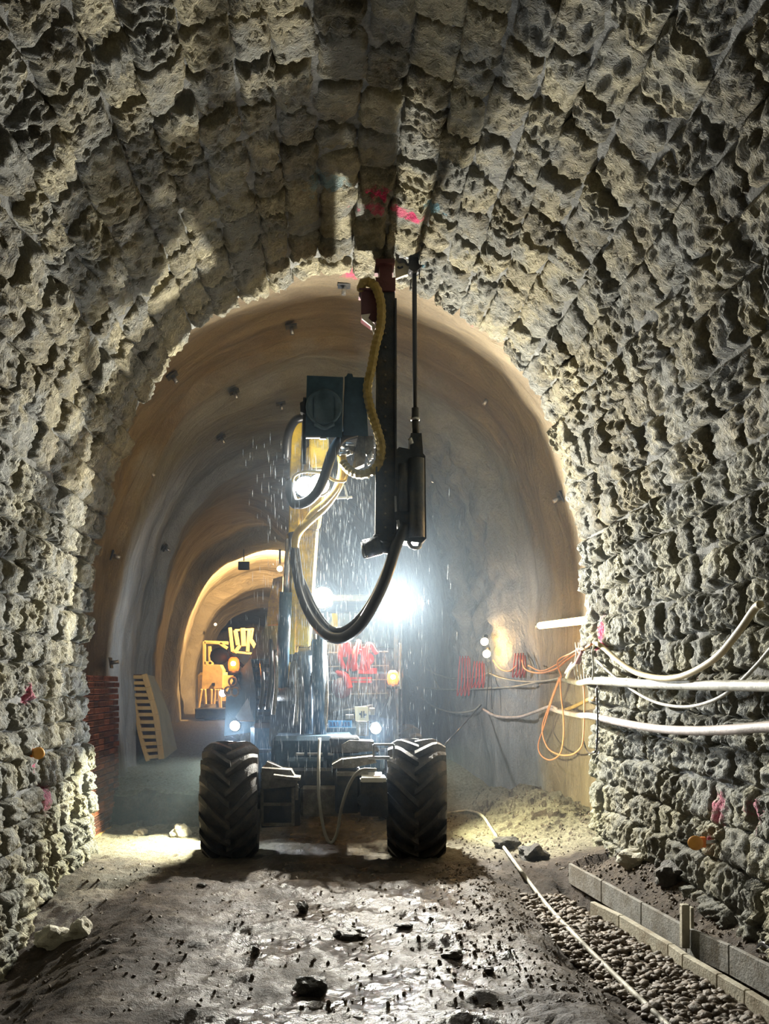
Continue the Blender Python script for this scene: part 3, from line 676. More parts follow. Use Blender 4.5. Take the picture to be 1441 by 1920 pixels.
# rotator head box with fan
def headbox(b):
    for pix, Y0, dY in (([(575, 704), (643, 707), (641, 820), (572, 820)], 8.92, 1.0), ([(646, 706), (684, 708), (690, 818), (644, 816)], 8.98, .95)):
        q = [P(x, y, Y0) for x, y in pix]; z1 = q[0].z-.02      # the underside rises towards the back
        back = [Vector((v.x, Y0+dY, z1 if k < 2 else z1-.26)) for k, v in enumerate(q)]
        b.add(q+back, [(0, 1, 2, 3), (7, 6, 5, 4), (0, 4, 5, 1), (1, 5, 6, 2), (2, 6, 7, 3), (3, 7, 4, 0)])
    b.pprism([(648, 706), (652, 700), (660, 701), (662, 707)], 9.0, .3)
part('head_box', M_BLUE, headbox, label='dark blue rotation head housing')
hb = part('fan_cowl', plain('slate_cowl', (.09, .15, .21), .35, .2), lambda b: (b.lathe(P(607, 765, 8.92), (0, -1, 0), [(.17, 0), (.17, .03), (.15, .04), (.13, .01)], 24), b.beam(P(590, 735, 8.91), P(590, 800, 8.91), .02, .02), b.beam(P(624, 735, 8.91), P(624, 800, 8.91), .02, .02), b.tube([P(590, 795, 8.89), P(607, 803, 8.88), P(626, 795, 8.89)], .02)))
part('box_edge_strip', M_STEEL, lambda b: (b.box(P(587, 820, 8.90), (.14, .03, .018)), b.box(P(605, 822, 8.90), (.06, .03, .018)), b.beam(P(705, 712, 9.1), P(705, 770, 9.1), .012, .012)))
part('box_bracket', M_DARK, lambda b: (b.beam(P(571, 745, 8.95), P(570, 870, 9.2), .03, .06), b.pprism([(562, 755), (572, 750), (572, 775), (563, 772)], 8.92, .1)))
part('valve_block', M_GREY, lambda b: (b.pprism([(675, 800), (684, 800), (690, 815), (683, 870), (660, 880), (668, 830)], 9.35, .12), b.cyl(P(655, 800, 9.4), P(664, 815, 9.4), .035), b.box(P(650, 838, 9.4), (.16, .1, .06), (0, .5, 0)), b.box(P(692, 836, 9.35), (.08, .08, .18)), b.cyl(P(640, 855, 9.4), P(668, 842, 9.4), .025)))
part('valve_fitting', M_STEEL, lambda b: [b.cyl(P(x, y, 9.32), P(x+dx, y+dy, 9.32), .016) for x, y, dx, dy in ((652, 796, 8, 14), (657, 800, 6, 14), (690, 852, 4, 12), (695, 846, 2, 14), (700, 825, 3, 14), (640, 845, 14, -4), (636, 852, 14, -3), (648, 832, 16, 2), (689, 866, 3, 6))])
# mast
MY = 9.02
part('mast', M_DARK, lambda b: (b.pprism([(708, 545), (740, 545), (741, 900), (742, 1012), (703, 1012), (706, 800)], MY, .2), b.beam(P(741.5, 560, MY-.02), P(741.5, 1000, MY-.02), .018, .03), b.beam(P(706.5, 600, MY-.02), P(705, 1000, MY-.02), .018, .03)), label='dark steel drilling mast')
def holes(b):
    for i in range(15):
        y = 625+i*26; b.cyl(P(722, y, MY-.012), P(722, y, MY+.01), .012, 8)
part('mast_bolt', M_GREY, holes)
part('mast_head', M_MAROON, lambda b: (b.pprism([(704, 485), (740, 485), (740, 493), (704, 493)], MY-.05, .3), b.pprism([(711, 493), (735, 493), (735, 520), (711, 520)], MY, .22), b.pprism([(704, 520), (741, 520), (741, 545), (706, 545)], MY-.03, .28)), label='maroon mast head with stepped flanges')
part('centralizer_plate', M_CREAM, lambda b: b.pprism([(740, 487), (766, 487), (771, 492), (772, 512), (758, 516), (742, 522)], MY+.12, .04))
part('centralizer_slot', M_BLK, lambda b: b.tube([P(745, 500, MY+.11), P(749, 502.5, MY+.11), P(755, 500, MY+.11)], .01))
part('rod_guide', M_BLK, lambda b: (b.pprism([(768, 492), (775, 483), (782, 482), (792, 490), (790, 500), (782, 507), (776, 510), (766, 504)], MY-.02, .14), b.beam(P(763, 476, MY+.02), P(790, 470, MY+.02), .03, .08), b.beam(P(752, 482, MY), P(752, 472, MY), .05, .05), b.beam(P(786, 505, MY), P(786, 524, MY), .01, .01)))
part('guide_fitting', M_STEEL, lambda b: (b.cyl(P(762, 468, MY), P(772, 470, MY), .02), b.cyl(P(757, 478, MY), P(768, 481, MY), .025)))
part('drill_rod', M_BLK, lambda b: (b.cyl(P(776, 440, MY+.04), P(778, 780, MY+.04), .022, 12), b.cyl(P(778, 765, MY+.04), P(778.5, 815, MY+.04), .034, 12), b.cyl(P(776, 500, MY+.04), P(776, 512, MY+.04), .045)), label='black vertical drill rod')
part('rod_coupling', M_STEEL, lambda b: b.cyl(P(778, 784, MY+.03), P(778, 788, MY+.03), .042))
part('feed_box', M_MAROON, lambda b: (b.pprism([(677, 542), (706, 542), (706, 604), (696, 604), (677, 590)], MY, .2), b.pprism([(673, 540), (708, 540), (708, 543), (673, 543)], MY-.03, .25)))
part('box_bracket_white', M_WHITE, lambda b: b.pprism([(677, 590), (694, 588), (690, 596), (702, 608), (704, 612), (700, 626), (697, 612), (678, 597)], MY-.02, .03), label='white angled bracket')
part('drifter', M_DARK, lambda b: (b.pprism([(770, 812), (790, 812), (793, 850), (797, 855), (799, 1010), (790, 1018), (753, 1014), (750, 990), (742, 970), (741, 845), (748, 838), (768, 842)], MY-.05, .26), b.cyl(P(780, 860, MY-.06), P(781, 1008, MY-.06), .075), b.cyl(P(757, 870, MY-.05), P(757, 960, MY-.05), .05)), label='black rock drill hammer on the feed')
part('drifter_fitting', M_STEEL, lambda b: (b.cyl(P(768, 822, MY-.07), P(772, 832, MY-.07), .02), b.tube([P(765, 1016, MY), P(772, 1026, MY-.02), P(785, 1026, MY-.02), P(788, 1016, MY)], .02), b.beam(P(741, 930, MY-.04), P(742, 960, MY-.04), .02, .02), b.beam(P(745, 975, MY-.04), P(750, 995, MY-.04), .03, .02)))
part('mast_foot', M_DARK, lambda b: (b.cyl(P(683, 1030, MY), P(712, 1022, MY), .09, 18), b.cyl(P(700, 1022, MY), P(745, 1030, MY), .06), b.box(P(722, 1015, MY+.1), (.24, .24, .1)), b.cyl(P(683, 1030, MY-.01), P(679, 1031, MY-.01), .07)))
part('foot_ring', M_STEEL, lambda b: b.tube([P(684+5*math.cos(a), 1030+16*math.sin(a), MY-.05) for a in np.linspace(0, 2*PI, 13)], .008, 6))
# hoses
def hose(name, mat, pts, r, ripple=0, label=None):
    return part(name, mat, lambda b: b.tube([P(*q) for q in pts], r, 9, ripple=ripple), label=label)
hose('corrugated_hose', M_HOSEB, [(676, 545, 9.05), (680, 531, 9.0), (692, 529, 9.0), (705, 540, 8.95), (714, 570, 8.95), (713, 610, 8.95), (703, 650, 8.95), (696, 690, 8.95), (688, 730, 8.95), (694, 765, 8.95), (705, 800, 8.95), (714, 835, 8.95), (711, 865, 9), (697, 884, 9.05), (675, 890, 9.1), (655, 882, 9.2), (641, 866, 9.3)], .043, .05, 'ochre corrugated hose')
hose('black_hose', M_HOSE, [(668, 812, 9.25), (640, 822, 9.2), (622, 850, 9.2), (607, 895, 9.2), (592, 925, 9.25), (572, 942, 9.3), (552, 944, 9.35), (544, 925, 9.4), (545, 905, 9.5)], .05, label='thick black hose crossing the boom lamps')
hose('black_hose', M_HOSE, [(570, 782, 9.7), (552, 790, 9.7), (540, 815, 9.7), (537, 860, 9.8)], .045)
hose('black_hose', M_HOSE, [(760, 985, 9.0), (742, 1025, 8.95), (726, 1075, 8.95), (704, 1125, 9), (675, 1172, 9.1), (642, 1196, 9.2), (612, 1190, 9.35), (583, 1155, 9.6), (563, 1105, 9.8), (553, 1040, 9.95), (550, 1000, 10)], .055, label='long black hose looping below the mast')
hose('black_hose', M_HOSE, [(750, 1000, 9.05), (731, 1050, 9.05), (700, 1120, 9.1), (668, 1164, 9.2), (640, 1182, 9.3), (615, 1176, 9.45), (592, 1145, 9.6), (575, 1110, 9.8), (562, 1080, 10)], .035)
hose('yellow_hose', M_HOSEY, [(640, 852, 9.35), (642, 880, 9.4), (632, 915, 9.5), (608, 950, 9.6), (575, 980, 9.7), (556, 1005, 9.9), (550, 1050, 10)], .045, label='yellow hose clipped to the boom')
hose('yellow_hose', M_HOSEY, [(646, 862, 9.35), (636, 905, 9.45), (612, 938, 9.5), (585, 962, 9.6), (566, 990, 9.8)], .03)
hose('yellow_hose', M_HOSEY, [(547, 915, 9.5), (552, 892, 9.4), (575, 884, 9.3), (605, 888, 9.3), (625, 900, 9.35), (645, 902, 9.4), (650, 890, 9.4)], .014)
hose('thin_hose', M_CAB, [(599, 1385, 9.6), (597, 1440, 9.3), (598, 1500, 9.2), (608, 1560, 9.2), (620, 1580, 9.2), (632, 1560, 9.2), (640, 1515, 9.1), (655, 1470, 9.0), (675, 1445, 8.95), (705, 1443, 9.0)], .016, label='thin grey hose hanging between the wheels')
for i, (a, c) in enumerate((((590, 1190), (598, 1390)), ((560, 1230), (566, 1390)), ((610, 1230), (606, 1390)), ((508, 1200), (500, 1330)), ((553, 1240), (553, 1360)), ((584, 1250), (590, 1400)), ((516, 1220), (512, 1340)), ((490, 1240), (488, 1330)))):
    hose('black_hose' if i % 2 else 'grey_hose', M_HOSE if i % 2 else M_GREY, [(a[0], a[1], 10.4), ((a[0]+c[0])/2+4, (a[1]+c[1])/2, 10.2), (c[0], c[1], 10.2)], .022)
hose('marker_whip', M_STEEL, [(750, 1205, 10.5), (749, 1240, 10.5), (750, 1292, 10.5)], .01)
part('boom_base', M_DARK, lambda b: (b.pprism([(508, 1230), (610, 1215), (612, 1400), (504, 1400)], 10.6, .7), b.cyl(P(520, 1300, 10.5), P(600, 1300, 10.5), .09)))

# ------------------------------------------------------------------ far machine in the yellow-lit arch
far = thing('drill_jumbo', P(420, 1345, 27.2), 'pale yellow machine with open cab parked in the far warm-lit arch', 'construction vehicle')
YF = 27.2
M_YF = plain('pale_yellow_paint', (.75, .58, .30), .45, 0, .2, 6)
part('engine_cover', M_YF, lambda b: b.pprism([(380, 1250), (388, 1246), (412, 1246), (417, 1256), (416, 1290), (378, 1292)], YF, .8), far)
part('cab_frame', M_YF, lambda b: [b.beam(P(*a, YF+.1), P(*c, YF+.1), .09, .09) for a, c in (((383, 1203), (383, 1250)), ((383, 1204), (428, 1206)), ((393, 1212), (394, 1246)), ((412, 1206), (426, 1216)), ((383, 1243), (400, 1244)))], far)
part('vent', M_BLK, lambda b: b.box(P(400, 1283, YF-.02), (.08, .04, .08)), far)
part('tool_carrier', M_YF, lambda b: [b.beam(P(*a, YF+.6), P(*c, YF+.6), w_, w_) for a, c, w_ in (((431, 1177), (436, 1222), .1), ((441, 1182), (446, 1210), .12), ((455, 1178), (457, 1212), .14), ((467, 1182), (464, 1222), .1), ((440, 1182), (472, 1180), .06), ((436, 1222), (476, 1226), .06), ((470, 1200), (480, 1216), .12), ((480, 1216), (476, 1226), .07), ((450, 1210), (440, 1224), .1), ((474, 1178), (470, 1205), .06))], far)
part('lower_hose', M_YF, lambda b: [b.tube([P(x, 1292, YF), P(x+dx, 1310, YF), P(x+2*dx, 1330, YF)], .04, 6) for x, dx in ((378, -3), (384, 1), (396, 0), (404, -2), (412, 1), (408, 2))], far)
part('track', M_DARK, lambda b: b.box(P(402, 1336, YF+.3), (.9, 1.6, .3)), far)
part('wheel', M_RUB, lambda b: [b.cyl(P(x, 1337, YF), P(x, 1337, YF)+Vector((.3, 0, 0)), .26, 18) for x in (385, 430)], far)
part('chassis', M_YF, lambda b: b.box(P(440, 1290, YF+1), (2.0, 1.4, .9)), far)
bx = MB(); bx.box(P(457, 1061, 25.6), (.3, .12, .22)); bx.beam(P(457, 1052, 25.6), P(457, 1030, 25.7), .03, .03); one(bx, 'junction_box', M_BLK, 'small dark box hanging under the far warm-lit arch', 'box')

# ------------------------------------------------------------------ brick stack
bs = thing('brick_stack', (-2.75, 10.8, 0), 'tall stack of red hollow bricks behind the left masonry edge', 'bricks')
def brick_mesh(L, H, D):
    mb = MB(); n = 4; pos = []
    cw = L/n
    # face with recessed cells
    zs = [0, H*.2, H*.8, H]
    fx = D/2
    for k in range(n):
        y0 = -L/2+k*cw; ya = y0+cw*.15; yb = y0+cw*.85
        for (a, b, c, d) in ((y0, y0+cw, 0, zs[1]), (y0, y0+cw, zs[2], H), (y0, ya, zs[1], zs[2]), (yb, y0+cw, zs[1], zs[2])):
            mb.add([(fx, a, c), (fx, b, c), (fx, b, d), (fx, a, d)], [(0, 1, 2, 3)])
        q = fx-.03
        mb.add([(fx, ya, zs[1]), (fx, yb, zs[1]), (fx, yb, zs[2]), (fx, ya, zs[2]), (q, ya, zs[1]), (q, yb, zs[1]), (q, yb, zs[2]), (q, ya, zs[2])], [(4, 5, 6, 7), (0, 1, 5, 4), (1, 2, 6, 5), (2, 3, 7, 6), (3, 0, 4, 7)])
    mb.add([(fx, -L/2, 0), (fx, L/2, 0), (fx, L/2, H), (fx, -L/2, H), (-fx, -L/2, 0), (-fx, L/2, 0), (-fx, L/2, H), (-fx, -L/2, H)], [(4, 7, 6, 5), (0, 4, 5, 1), (1, 5, 6, 2), (2, 6, 7, 3), (3, 7, 4, 0)])
    me = bpy.data.meshes.new('brick'); me.from_pydata([tuple(v) for v in mb.v], [], mb.f); me.materials.append(M_BRICK); return me
bt = M_BRICK.node_tree; bb_ = bt.nodes['Principled BSDF']; lk = bb_.inputs['Base Color'].links[0].from_socket
rnd_ = node(bt, 'ShaderNodeObjectInfo').outputs['Random']
bt.links.new(mixc(bt, 1.0, lk, ramp(bt, rnd_, [(0, (.45, .45, .5)), (1, (1.7, 1.6, 1.4))]), 'MULTIPLY'), bb_.inputs['Base Color'])
BL, BH = .25, .072; bmsh = brick_mesh(BL-.012, BH-.012, .24)
for r_ in range(25):
    for k in range(8):
        for d_ in range(1):
            M = Matrix.Translation((-2.74+R.uniform(-.008, .008), 9.98+k*BL+(.012 if r_ % 2 else 0), .02+r_*BH)) @ Matrix.Rotation(R.uniform(-.02, .02), 4, 'Z')
            inst(bmsh, 'brick', M, bs)
part('pallet', M_WOOD, lambda b: (b.box((-2.74, 10.8, -.0), (.26, 2.0, .04))), bs)

# ------------------------------------------------------------------ formwork panel leaning on the left lining
fp = thing('formwork_panel', P(300, 1425, 15.3), 'yellow wooden formwork panel with cross battens leaning on the left wall', 'formwork')
FY = 15.0
def FPp(u, v, d=0):   # u across 0..1, v down 0..1, curved outline as in the picture plane at its own depth
    l = [(241, 1264), (246, 1300), (254, 1340), (262, 1385), (276, 1427)]; r = [(272, 1264), (283, 1300), (294, 1340), (300, 1385), (304, 1423)]
    t = v*4; i = min(3, int(t)); t -= i
    ax, ay = l[i][0]+(l[i+1][0]-l[i][0])*t, l[i][1]+(l[i+1][1]-l[i][1])*t; bx_, by_ = r[i][0]+(r[i+1][0]-r[i][0])*t, r[i][1]+(r[i+1][1]-r[i][1])*t
    return P(ax+(bx_-ax)*u, ay+(by_-ay)*u, FY+d)
for k in range(13):
    v = (k+.5)/13
    part('batten', M_WOOD, lambda b: b.beam(FPp(.12, v, -.03), FPp(.86, v, -.03), .055, .05), fp)
def rail(u, wd):
    def f(b):
        for i in range(6): b.beam(FPp(u, i/6, -.01), FPp(u, (i+1)/6, -.01), wd, .1)
    return f
part('side_rail', M_WOOD, rail(.06, .06), fp); part('side_rail', M_WOOD, rail(.95, .08), fp)
def back(b):
    vs = []
    for i in range(7): vs += [FPp(0, i/6, .05), FPp(1, i/6, .05), FPp(0, i/6, .08), FPp(1, i/6, .08)]
    fs = []
    for i in range(6): a = 4*i; fs += [(a, a+1, a+5, a+4), (a+2, a+6, a+7, a+3), (a, a+4, a+6, a+2), (a+1, a+3, a+7, a+5)]
    fs += [(0, 2, 3, 1), (24, 25, 27, 26)]
    b.add(vs, fs)
part('backing_board', plain('brown_board', (.16, .08, .03), .8), back, fp)
def side(b):
    vs = []
    rr_ = [(272, 1264), (284, 1300), (295, 1340), (301, 1385), (304, 1423)]; qq = [(289, 1268), (304, 1300), (318, 1340), (326, 1378), (332, 1404)]
    for (a, c) in zip(rr_, qq): vs += [P(*a, FY), P(*c, FY+.55), P(*a, FY)+Vector((.0, 0, -.03)), P(*c, FY+.55)+Vector((-.03, 0, -.03))]
    fs = []
    for i in range(4): a = 4*i; fs += [(a, a+1, a+5, a+4), (a+2, a+6, a+7, a+3), (a, a+4, a+6, a+2), (a+1, a+3, a+7, a+5)]
    b.add(vs, fs+[(0, 2, 3, 1), (16, 17, 19, 18)])
part('plywood_face', M_WOODG, side, fp)

# ------------------------------------------------------------------ kerb boards and gravel on the right
def kerb(name, mat, pix, top, hgt, th, label, cat, joints):
    t = thing(name, P(*pix[-1]), label, cat)
    for a, b in zip(pix[:-1], pix[1:]):
        A, B = P(*a), P(*b); d = (B-A)
        part('kerb_board', mat, lambda m_: m_.beam(A+d*.006-Vector((0, 0, hgt/2)), B-d*.006-Vector((0, 0, hgt/2)), th, hgt, up=(0, 0, 1), bev=.006), t)
    return t
yb = lambda py, z: (CH-z)*FOC/(py-VY)
kb = kerb('board_edging', M_CONC, [(1068, 1618, yb(1618, .13)), (1130, 1651, yb(1651, .13)), (1205, 1692, yb(1692, .13)), (1290, 1738, yb(1738, .13)), (1370, 1772, yb(1772, .15)), (1450, 1812, yb(1812, .15))], 0, .18, .03, 'grey board edging retaining the soil below the right wall', 'edging', 0)
part('stake', M_CONCL, lambda b: (b.box(P(1283, 1736, yb(1738, .13)-.05), (.05, .05, .28)), b.box(P(1295, 1738, yb(1738, .13)-.02), (.02, .05, .26))), kb, 'pale stake at the joint')
kf = kerb('kerb_edging', M_CONCL, [(1110, 1690, yb(1690, .02)), (1165, 1716, yb(1716, .02)), (1258, 1770, yb(1770, .02)), (1285, 1789, yb(1789, .02)), (1350, 1826, yb(1826, .02)), (1402, 1856, yb(1856, .02)), (1470, 1898, yb(1898, .02))], 0, .13, .045, 'pale concrete kerb edging beside the gravel bed', 'edging', 0)

gb = thing('gravel_bed', (1.9, 6.2, -.1), 'bed of rounded wet pebbles between the floor hose and pale kerb', 'gravel')
def peb_mesh(seed, sub=1):
    mb = MB(); rr = random.Random(seed); mb.ball((0, 0, 0), 1, (1, rr.uniform(.65, .9), rr.uniform(.45, .7)), sub, .35, seed*3.3); mb.sm = [True]*len(mb.f)
    me = mb.mesh('pebble'); me.materials.append(M_PEB); return me
pv = [peb_mesh(k, 2) for k in range(8)]
fill = MB(); npb = 0; spots_ = []
def edge_x(Y): return float(np.interp(Y, [5.0, 5.6, 6.6, 8.3], [1.72, 1.62, 1.52, 1.62]))
for _ in range(2600):
    Y = 4.9+3.3*R.random()**1.3; xf = float(np.interp(Y, [5.1, 7.7, 8.4], [2.30, 2.03, 1.97]))
    x0 = edge_x(Y); X = x0+(xf-x0)*R.random()**.8; spots_.append((Y, X))
spots_.sort()
for Y, X in spots_:
    r = R.uniform(.012, .036) if R.random() < .8 else R.uniform(.03, .048)
    z = ground(X, Y)+r*.35; rot = Euler((R.uniform(-.6, .6), R.uniform(-.6, .6), R.uniform(0, 6))).to_matrix()
    if npb < 299 and r > .022 and Y > 5.0:
        inst(pv[R.randrange(8)], 'pebble', Matrix.Translation((X, Y, z)) @ rot.to_4x4() @ Matrix.Diagonal((r, r, r, 1)), gb); npb += 1
    else:
        k = len(fill.v); fill.add([rot @ (Vector(q)*r)+Vector((X, Y, z)) for q in ICO[0]], ICO[1], True) if 'ICO' in globals() else None
        if 'ICO' not in globals():
            b_ = MB(); b_.ball((0, 0, 0), 1, (1, .8, .6), 1, .3, 2); ICO = ([tuple(q) for q in b_.v], b_.f)
            fill.add([rot @ (Vector(q)*r)+Vector((X, Y, z)) for q in ICO[0]], ICO[1], True)
fo = fill.build('small_pebbles', M_PEB, gb); fo['kind'] = 'stuff'
# rubble strewn on floor and bank: uncountable chips
rub = MB()
for _ in range(4200):
    zone = R.random()
    if zone < .35: X, Y = R.uniform(2.1, 2.6), R.uniform(5, 9)
    elif zone < .6: X, Y = R.gauss(1.3, .3), R.uniform(5, 9)
    elif zone < .8: X, Y = R.uniform(1.3, 2.9), R.uniform(9.2, 12.4)
    else: X, Y = R.uniform(-2.2, 1.2), R.uniform(4.8, 9)
    if Y < 8.3 and 1.6 < X < 2.1: continue
    r = .006+.016*R.random()**2.2; rot = Euler((R.uniform(0, 3), R.uniform(0, 3), R.uniform(0, 6))).to_matrix()
    rub.add([rot @ (Vector(q)*r)+Vector((X, Y, ground(X, Y)+r*.2)) for q in ICO[0]], ICO[1])
o = rub.build('rubble', M_PEB); tag(o, 'small stone chips strewn over the muddy tunnel floor', 'rubble', None, 'stuff')

# individual rocks
def rock(px, py, r, mat, label, sc=(1, .8, .6), seed=1, name='rock'):
    Y = 8.0
    for _ in range(30):
        p = P(px, py, Y); Yn = (CH-ground(p.x, Y))*FOC/(py-VY); Y = Y*.5+Yn*.5
    p = P(px, py, Y); mb = MB(); mb.ball((p.x, p.y+r*.4, ground(p.x, Y)+r*sc[2]*.5), r, sc, 3, .5, seed*5.1); mb.sm = [False]*len(mb.f)
    o = one(mb, name, mat, label, 'rock', 'loose rocks on the tunnel floor'); return o
rock(338, 1568, .10, M_ROCKW, 'pale block of stone beside the left front tyre', (1, .8, .95), 1)
rock(263, 1566, .07, M_ROCKW, 'pale grey stone near the foot of the brick stack', (1, .8, .7), 2)
rock(490, 1602, .09, M_ROCKW, 'flat white stone against the inner side of left front tyre', (1.2, .7, .35), 3)
rock(1003, 1612, 0.128, M_ROCKD, 'large black rock at the end of the board edging', (1.1, .9, .75), 4)
rock(950, 1592, 0.112, M_ROCKD, 'black rock between the floor hose and a larger black rock', (1.2, .8, .7), 5)
rock(567, 1712, 0.053, M_ROCKD, 'upright dark rock in the glistening mud left of centre', (.7, .8, 1), 6)
rock(655, 1762, 0.090, M_ROCKD, 'broad dark rock in the middle of the wet roadway', (1.2, .9, .5), 7)
rock(585, 1862, 0.083, M_ROCKD, 'dark lump of mud and rock near the lower edge centre', (1.1, .9, .7), 8)
rock(848, 1798, 0.053, M_ROCKD, 'dark wedge-shaped rock on the rutted mud right of centre', (1.2, .8, .6), 9)
rock(916, 1824, .03, M_ROCKD, 'small round black stone on the ridged mud', (1, 1, .8), 10)
rock(478, 1790, 0.034, M_ROCKD, 'pointed dark stone in the mud lower left of centre', (.8, .8, 1), 11)
rock(755, 1738, 0.045, M_ROCKD, 'flat dark stone in the shining mud ahead of right tyre', (1.4, .6, .3), 12)
rock(378, 1662, .035, M_ROCKD, 'small dark stone on brown mud ahead of left tyre', (1.1, .8, .5), 13)
rock(210, 1770, .05, M_ROCKD, 'dark flat stone on the ground near the left wall foot', (1.5, .8, .4), 14)
rock(100, 1775, .12, M_ROCKW, 'pale boulder fallen at the foot of the left wall', (1.2, .9, .8), 15)
rock(150, 1755, .09, M_ROCKW, 'pale slab of stone at left wall foot, beside a boulder', (.9, .9, .9), 16)
rock(1190, 1620, .12, M_ROCKW, 'block of stone half buried in the right bank', (1.2, .9, .7), 17)
rock(1260, 1655, .12, M_ROCKD, 'dark block at the foot of the right wall above the stake', (.9, .9, .8), 18)

# round corrugated pipe end at the right edge
cc = P(1436, 1805, 5.75)
mb = MB()
for k in range(5): mb.tube([cc+Vector((k*.035, .11*math.cos(a), .11*math.sin(a))) for a in np.linspace(0, 2*PI, 17)], .02, 6, sub=2)
cp_ = one(mb, 'cable_coil', M_HOSE, 'coil of thick black cable lying at the right edge beyond the kerb', 'cable')

# ------------------------------------------------------------------ hose over the floor
def gpt(px, py, r):
    Y = 8.0
    for _ in range(40):
        p = P(px, py, Y); Yn = (CH-ground(p.x, Y)-r)*FOC/(py-VY); Y = Y*.5+Yn*.5
    return P(px, py, Y)
mb = MB(); mb.tube([gpt(q.x, q.y, .03) for q in smooth_path([(px, py, 0) for px, py in ((820, 1530), (850, 1523), (880, 1521), (904, 1530), (920, 1552), (945, 1590), (985, 1645), (1030, 1703), (1090, 1767), (1160, 1836), (1240, 1912), (1300, 1975))], 5)], .017, 10, sub=3)
one(mb, 'floor_hose', M_PIPE, 'long pale hose running over the ground from behind right tyre', 'hose')

# ------------------------------------------------------------------ pipes and cables on the right wall
def cable(name, mat, pts, r, label, cat='cable', off=.12, group=None):
    mb = MB(); mb.tube([lw(px, py, off) if len(q) == 0 else P(px, py, q[0]) for px, py, *q in pts], r, 9)
    return one(mb, name, mat, label, cat, group)
cable('water_pipe', M_PIPE, [(1052, 1272), (1085, 1280), (1110, 1277), (1180, 1281), (1260, 1284), (1350, 1285), (1480, 1286), (1900, 1288)], .034, 'thick pale straight pipe along the right wall, upper of two', 'pipe', .14)
cable('water_pipe', M_PIPEP, [(1030, 1327), (1050, 1334), (1085, 1341), (1110, 1343), (1160, 1354), (1230, 1366), (1300, 1370), (1370, 1368), (1480, 1362), (1900, 1372)], .032, 'thick pinkish pipe sagging along the right wall below a straight one', 'pipe', .14)
cable('supply_hose', plain('cream_hose', (.58, .48, .28), .55, 0, .2, 9), [(1104, 1262), (1103, 1235), (1106, 1212), (1118, 1207), (1132, 1216), (1160, 1240), (1190, 1260), (1225, 1270), (1262, 1271), (1300, 1259), (1345, 1230), (1385, 1183), (1415, 1140), (1425, 1133)], .022, 'cream hose looping over a hook and rising along the right wall', 'hose', .2)
cable('strung_cable', M_PIPE, [(1105, 1225), (1125, 1245), (1160, 1275), (1200, 1303), (1240, 1320), (1290, 1325), (1340, 1312), (1380, 1285), (1420, 1245), (1460, 1200), (1520, 1160)], .012, 'thin pale cable sagging below the straight pipe on the right wall', 'cable', .12)
cable('strung_cable', M_PIPE, [(1090, 1277), (1115, 1272), (1160, 1273), (1230, 1278), (1300, 1278)], .012, 'thin pale cable lying on top of the straight pipe', 'cable', .16)
cable('strung_cable', M_ORC, [(1108, 1208, ), (1085, 1222), (1060, 1240), (1040, 1255), (1010, 1262), (985, 1255), (978, 1238)], .012, 'orange cable sagging left from the bracket by the tube lamp', 'cable', .2)
cable('strung_cable', M_ORC, [(1104, 1212), (1075, 1222), (1045, 1245), (1015, 1258), (990, 1248)], .010, 'thin orange cable just below the tube lamp bracket', 'cable', .25)
cable('strung_cable', M_ORC, [(1052, 1270), (1045, 1240), (1070, 1225), (1095, 1212)], .008, 'orange cable rising from the cable loops to the bracket', 'cable', .3)
def loop(pts, lab, r=.009):
    cable('cable_loop', M_ORC, pts, r, lab, 'cable', .22, 'orange cable loops')
loop([(1050, 1270), (1035, 1310), (1020, 1360), (1009, 1395), (1013, 1415), (1030, 1425), (1048, 1415), (1055, 1390), (1056, 1350), (1051, 1300), (1050, 1270)], 'larger left orange cable loop hanging below the pipes')
loop([(1048, 1270), (1030, 1320), (1016, 1365), (1025, 1400), (1045, 1414), (1070, 1415), (1088, 1402), (1093, 1380), (1095, 1320), (1093, 1280)], 'wide orange cable loop behind, reaching right to the steel chain')
cable('strung_cable', M_HOSE, [(1094, 1390), (1100, 1408), (1110, 1412), (1118, 1400), (1120, 1340), (1118, 1290)], .007, 'thin black cable hanging beside the masonry edge', 'cable', .2)
cable('brown_sling', plain('brown_strap', (.30, .19, .06), .6), [(1050, 1335), (1075, 1325), (1100, 1313), (1116, 1310)], .022, 'short ochre pipe piece slanting between the two wall pipes', 'pipe', .1)
mb = MB()
for k in range(14):
    c = lw(1120, 1285+k*9.5, .16); a = k % 2
    mb.tube([c+Vector((.016*math.cos(t)*(1 if a else .3), .016*math.cos(t)*(.3 if a else 1), .03*math.sin(t))) for t in np.linspace(0, 2*PI, 9)], .006, 5, sub=2)
one(mb, 'steel_chain', M_STEEL, 'steel chain hanging down the masonry edge past both pipes', 'chain')
cable('strung_cable', M_CAB, [(800, 1255), (820, 1265), (850, 1272), (900, 1268), (925, 1255), (935, 1245)], .013, 'grey cable swag just below the yellow bulbs', 'cable', .12)
cable('strung_cable', M_ORC, [(924, 1238), (938, 1255), (955, 1258), (968, 1248)], .009, 'short cable swag right of the yellow bulbs', 'cable', .2)
cable('strung_cable', M_CAB, [(915, 1262), (940, 1272), (980, 1278), (1020, 1277), (1055, 1270)], .012, 'grey cable running from under the bulbs to the orange loops', 'cable', .16)
cable('strung_cable', M_CAB, [(780, 1288), (840, 1293), (900, 1291), (960, 1288), (1010, 1279), (1050, 1273)], .014, 'long grey cable halfway up the grey wall', 'cable', .12)
cable('strung_cable', M_CAB, [(790, 1308), (812, 1325), (850, 1336), (885, 1333), (900, 1322)], .014, 'pale cable swag low on the grey wall behind the right tyre', 'cable', .14)
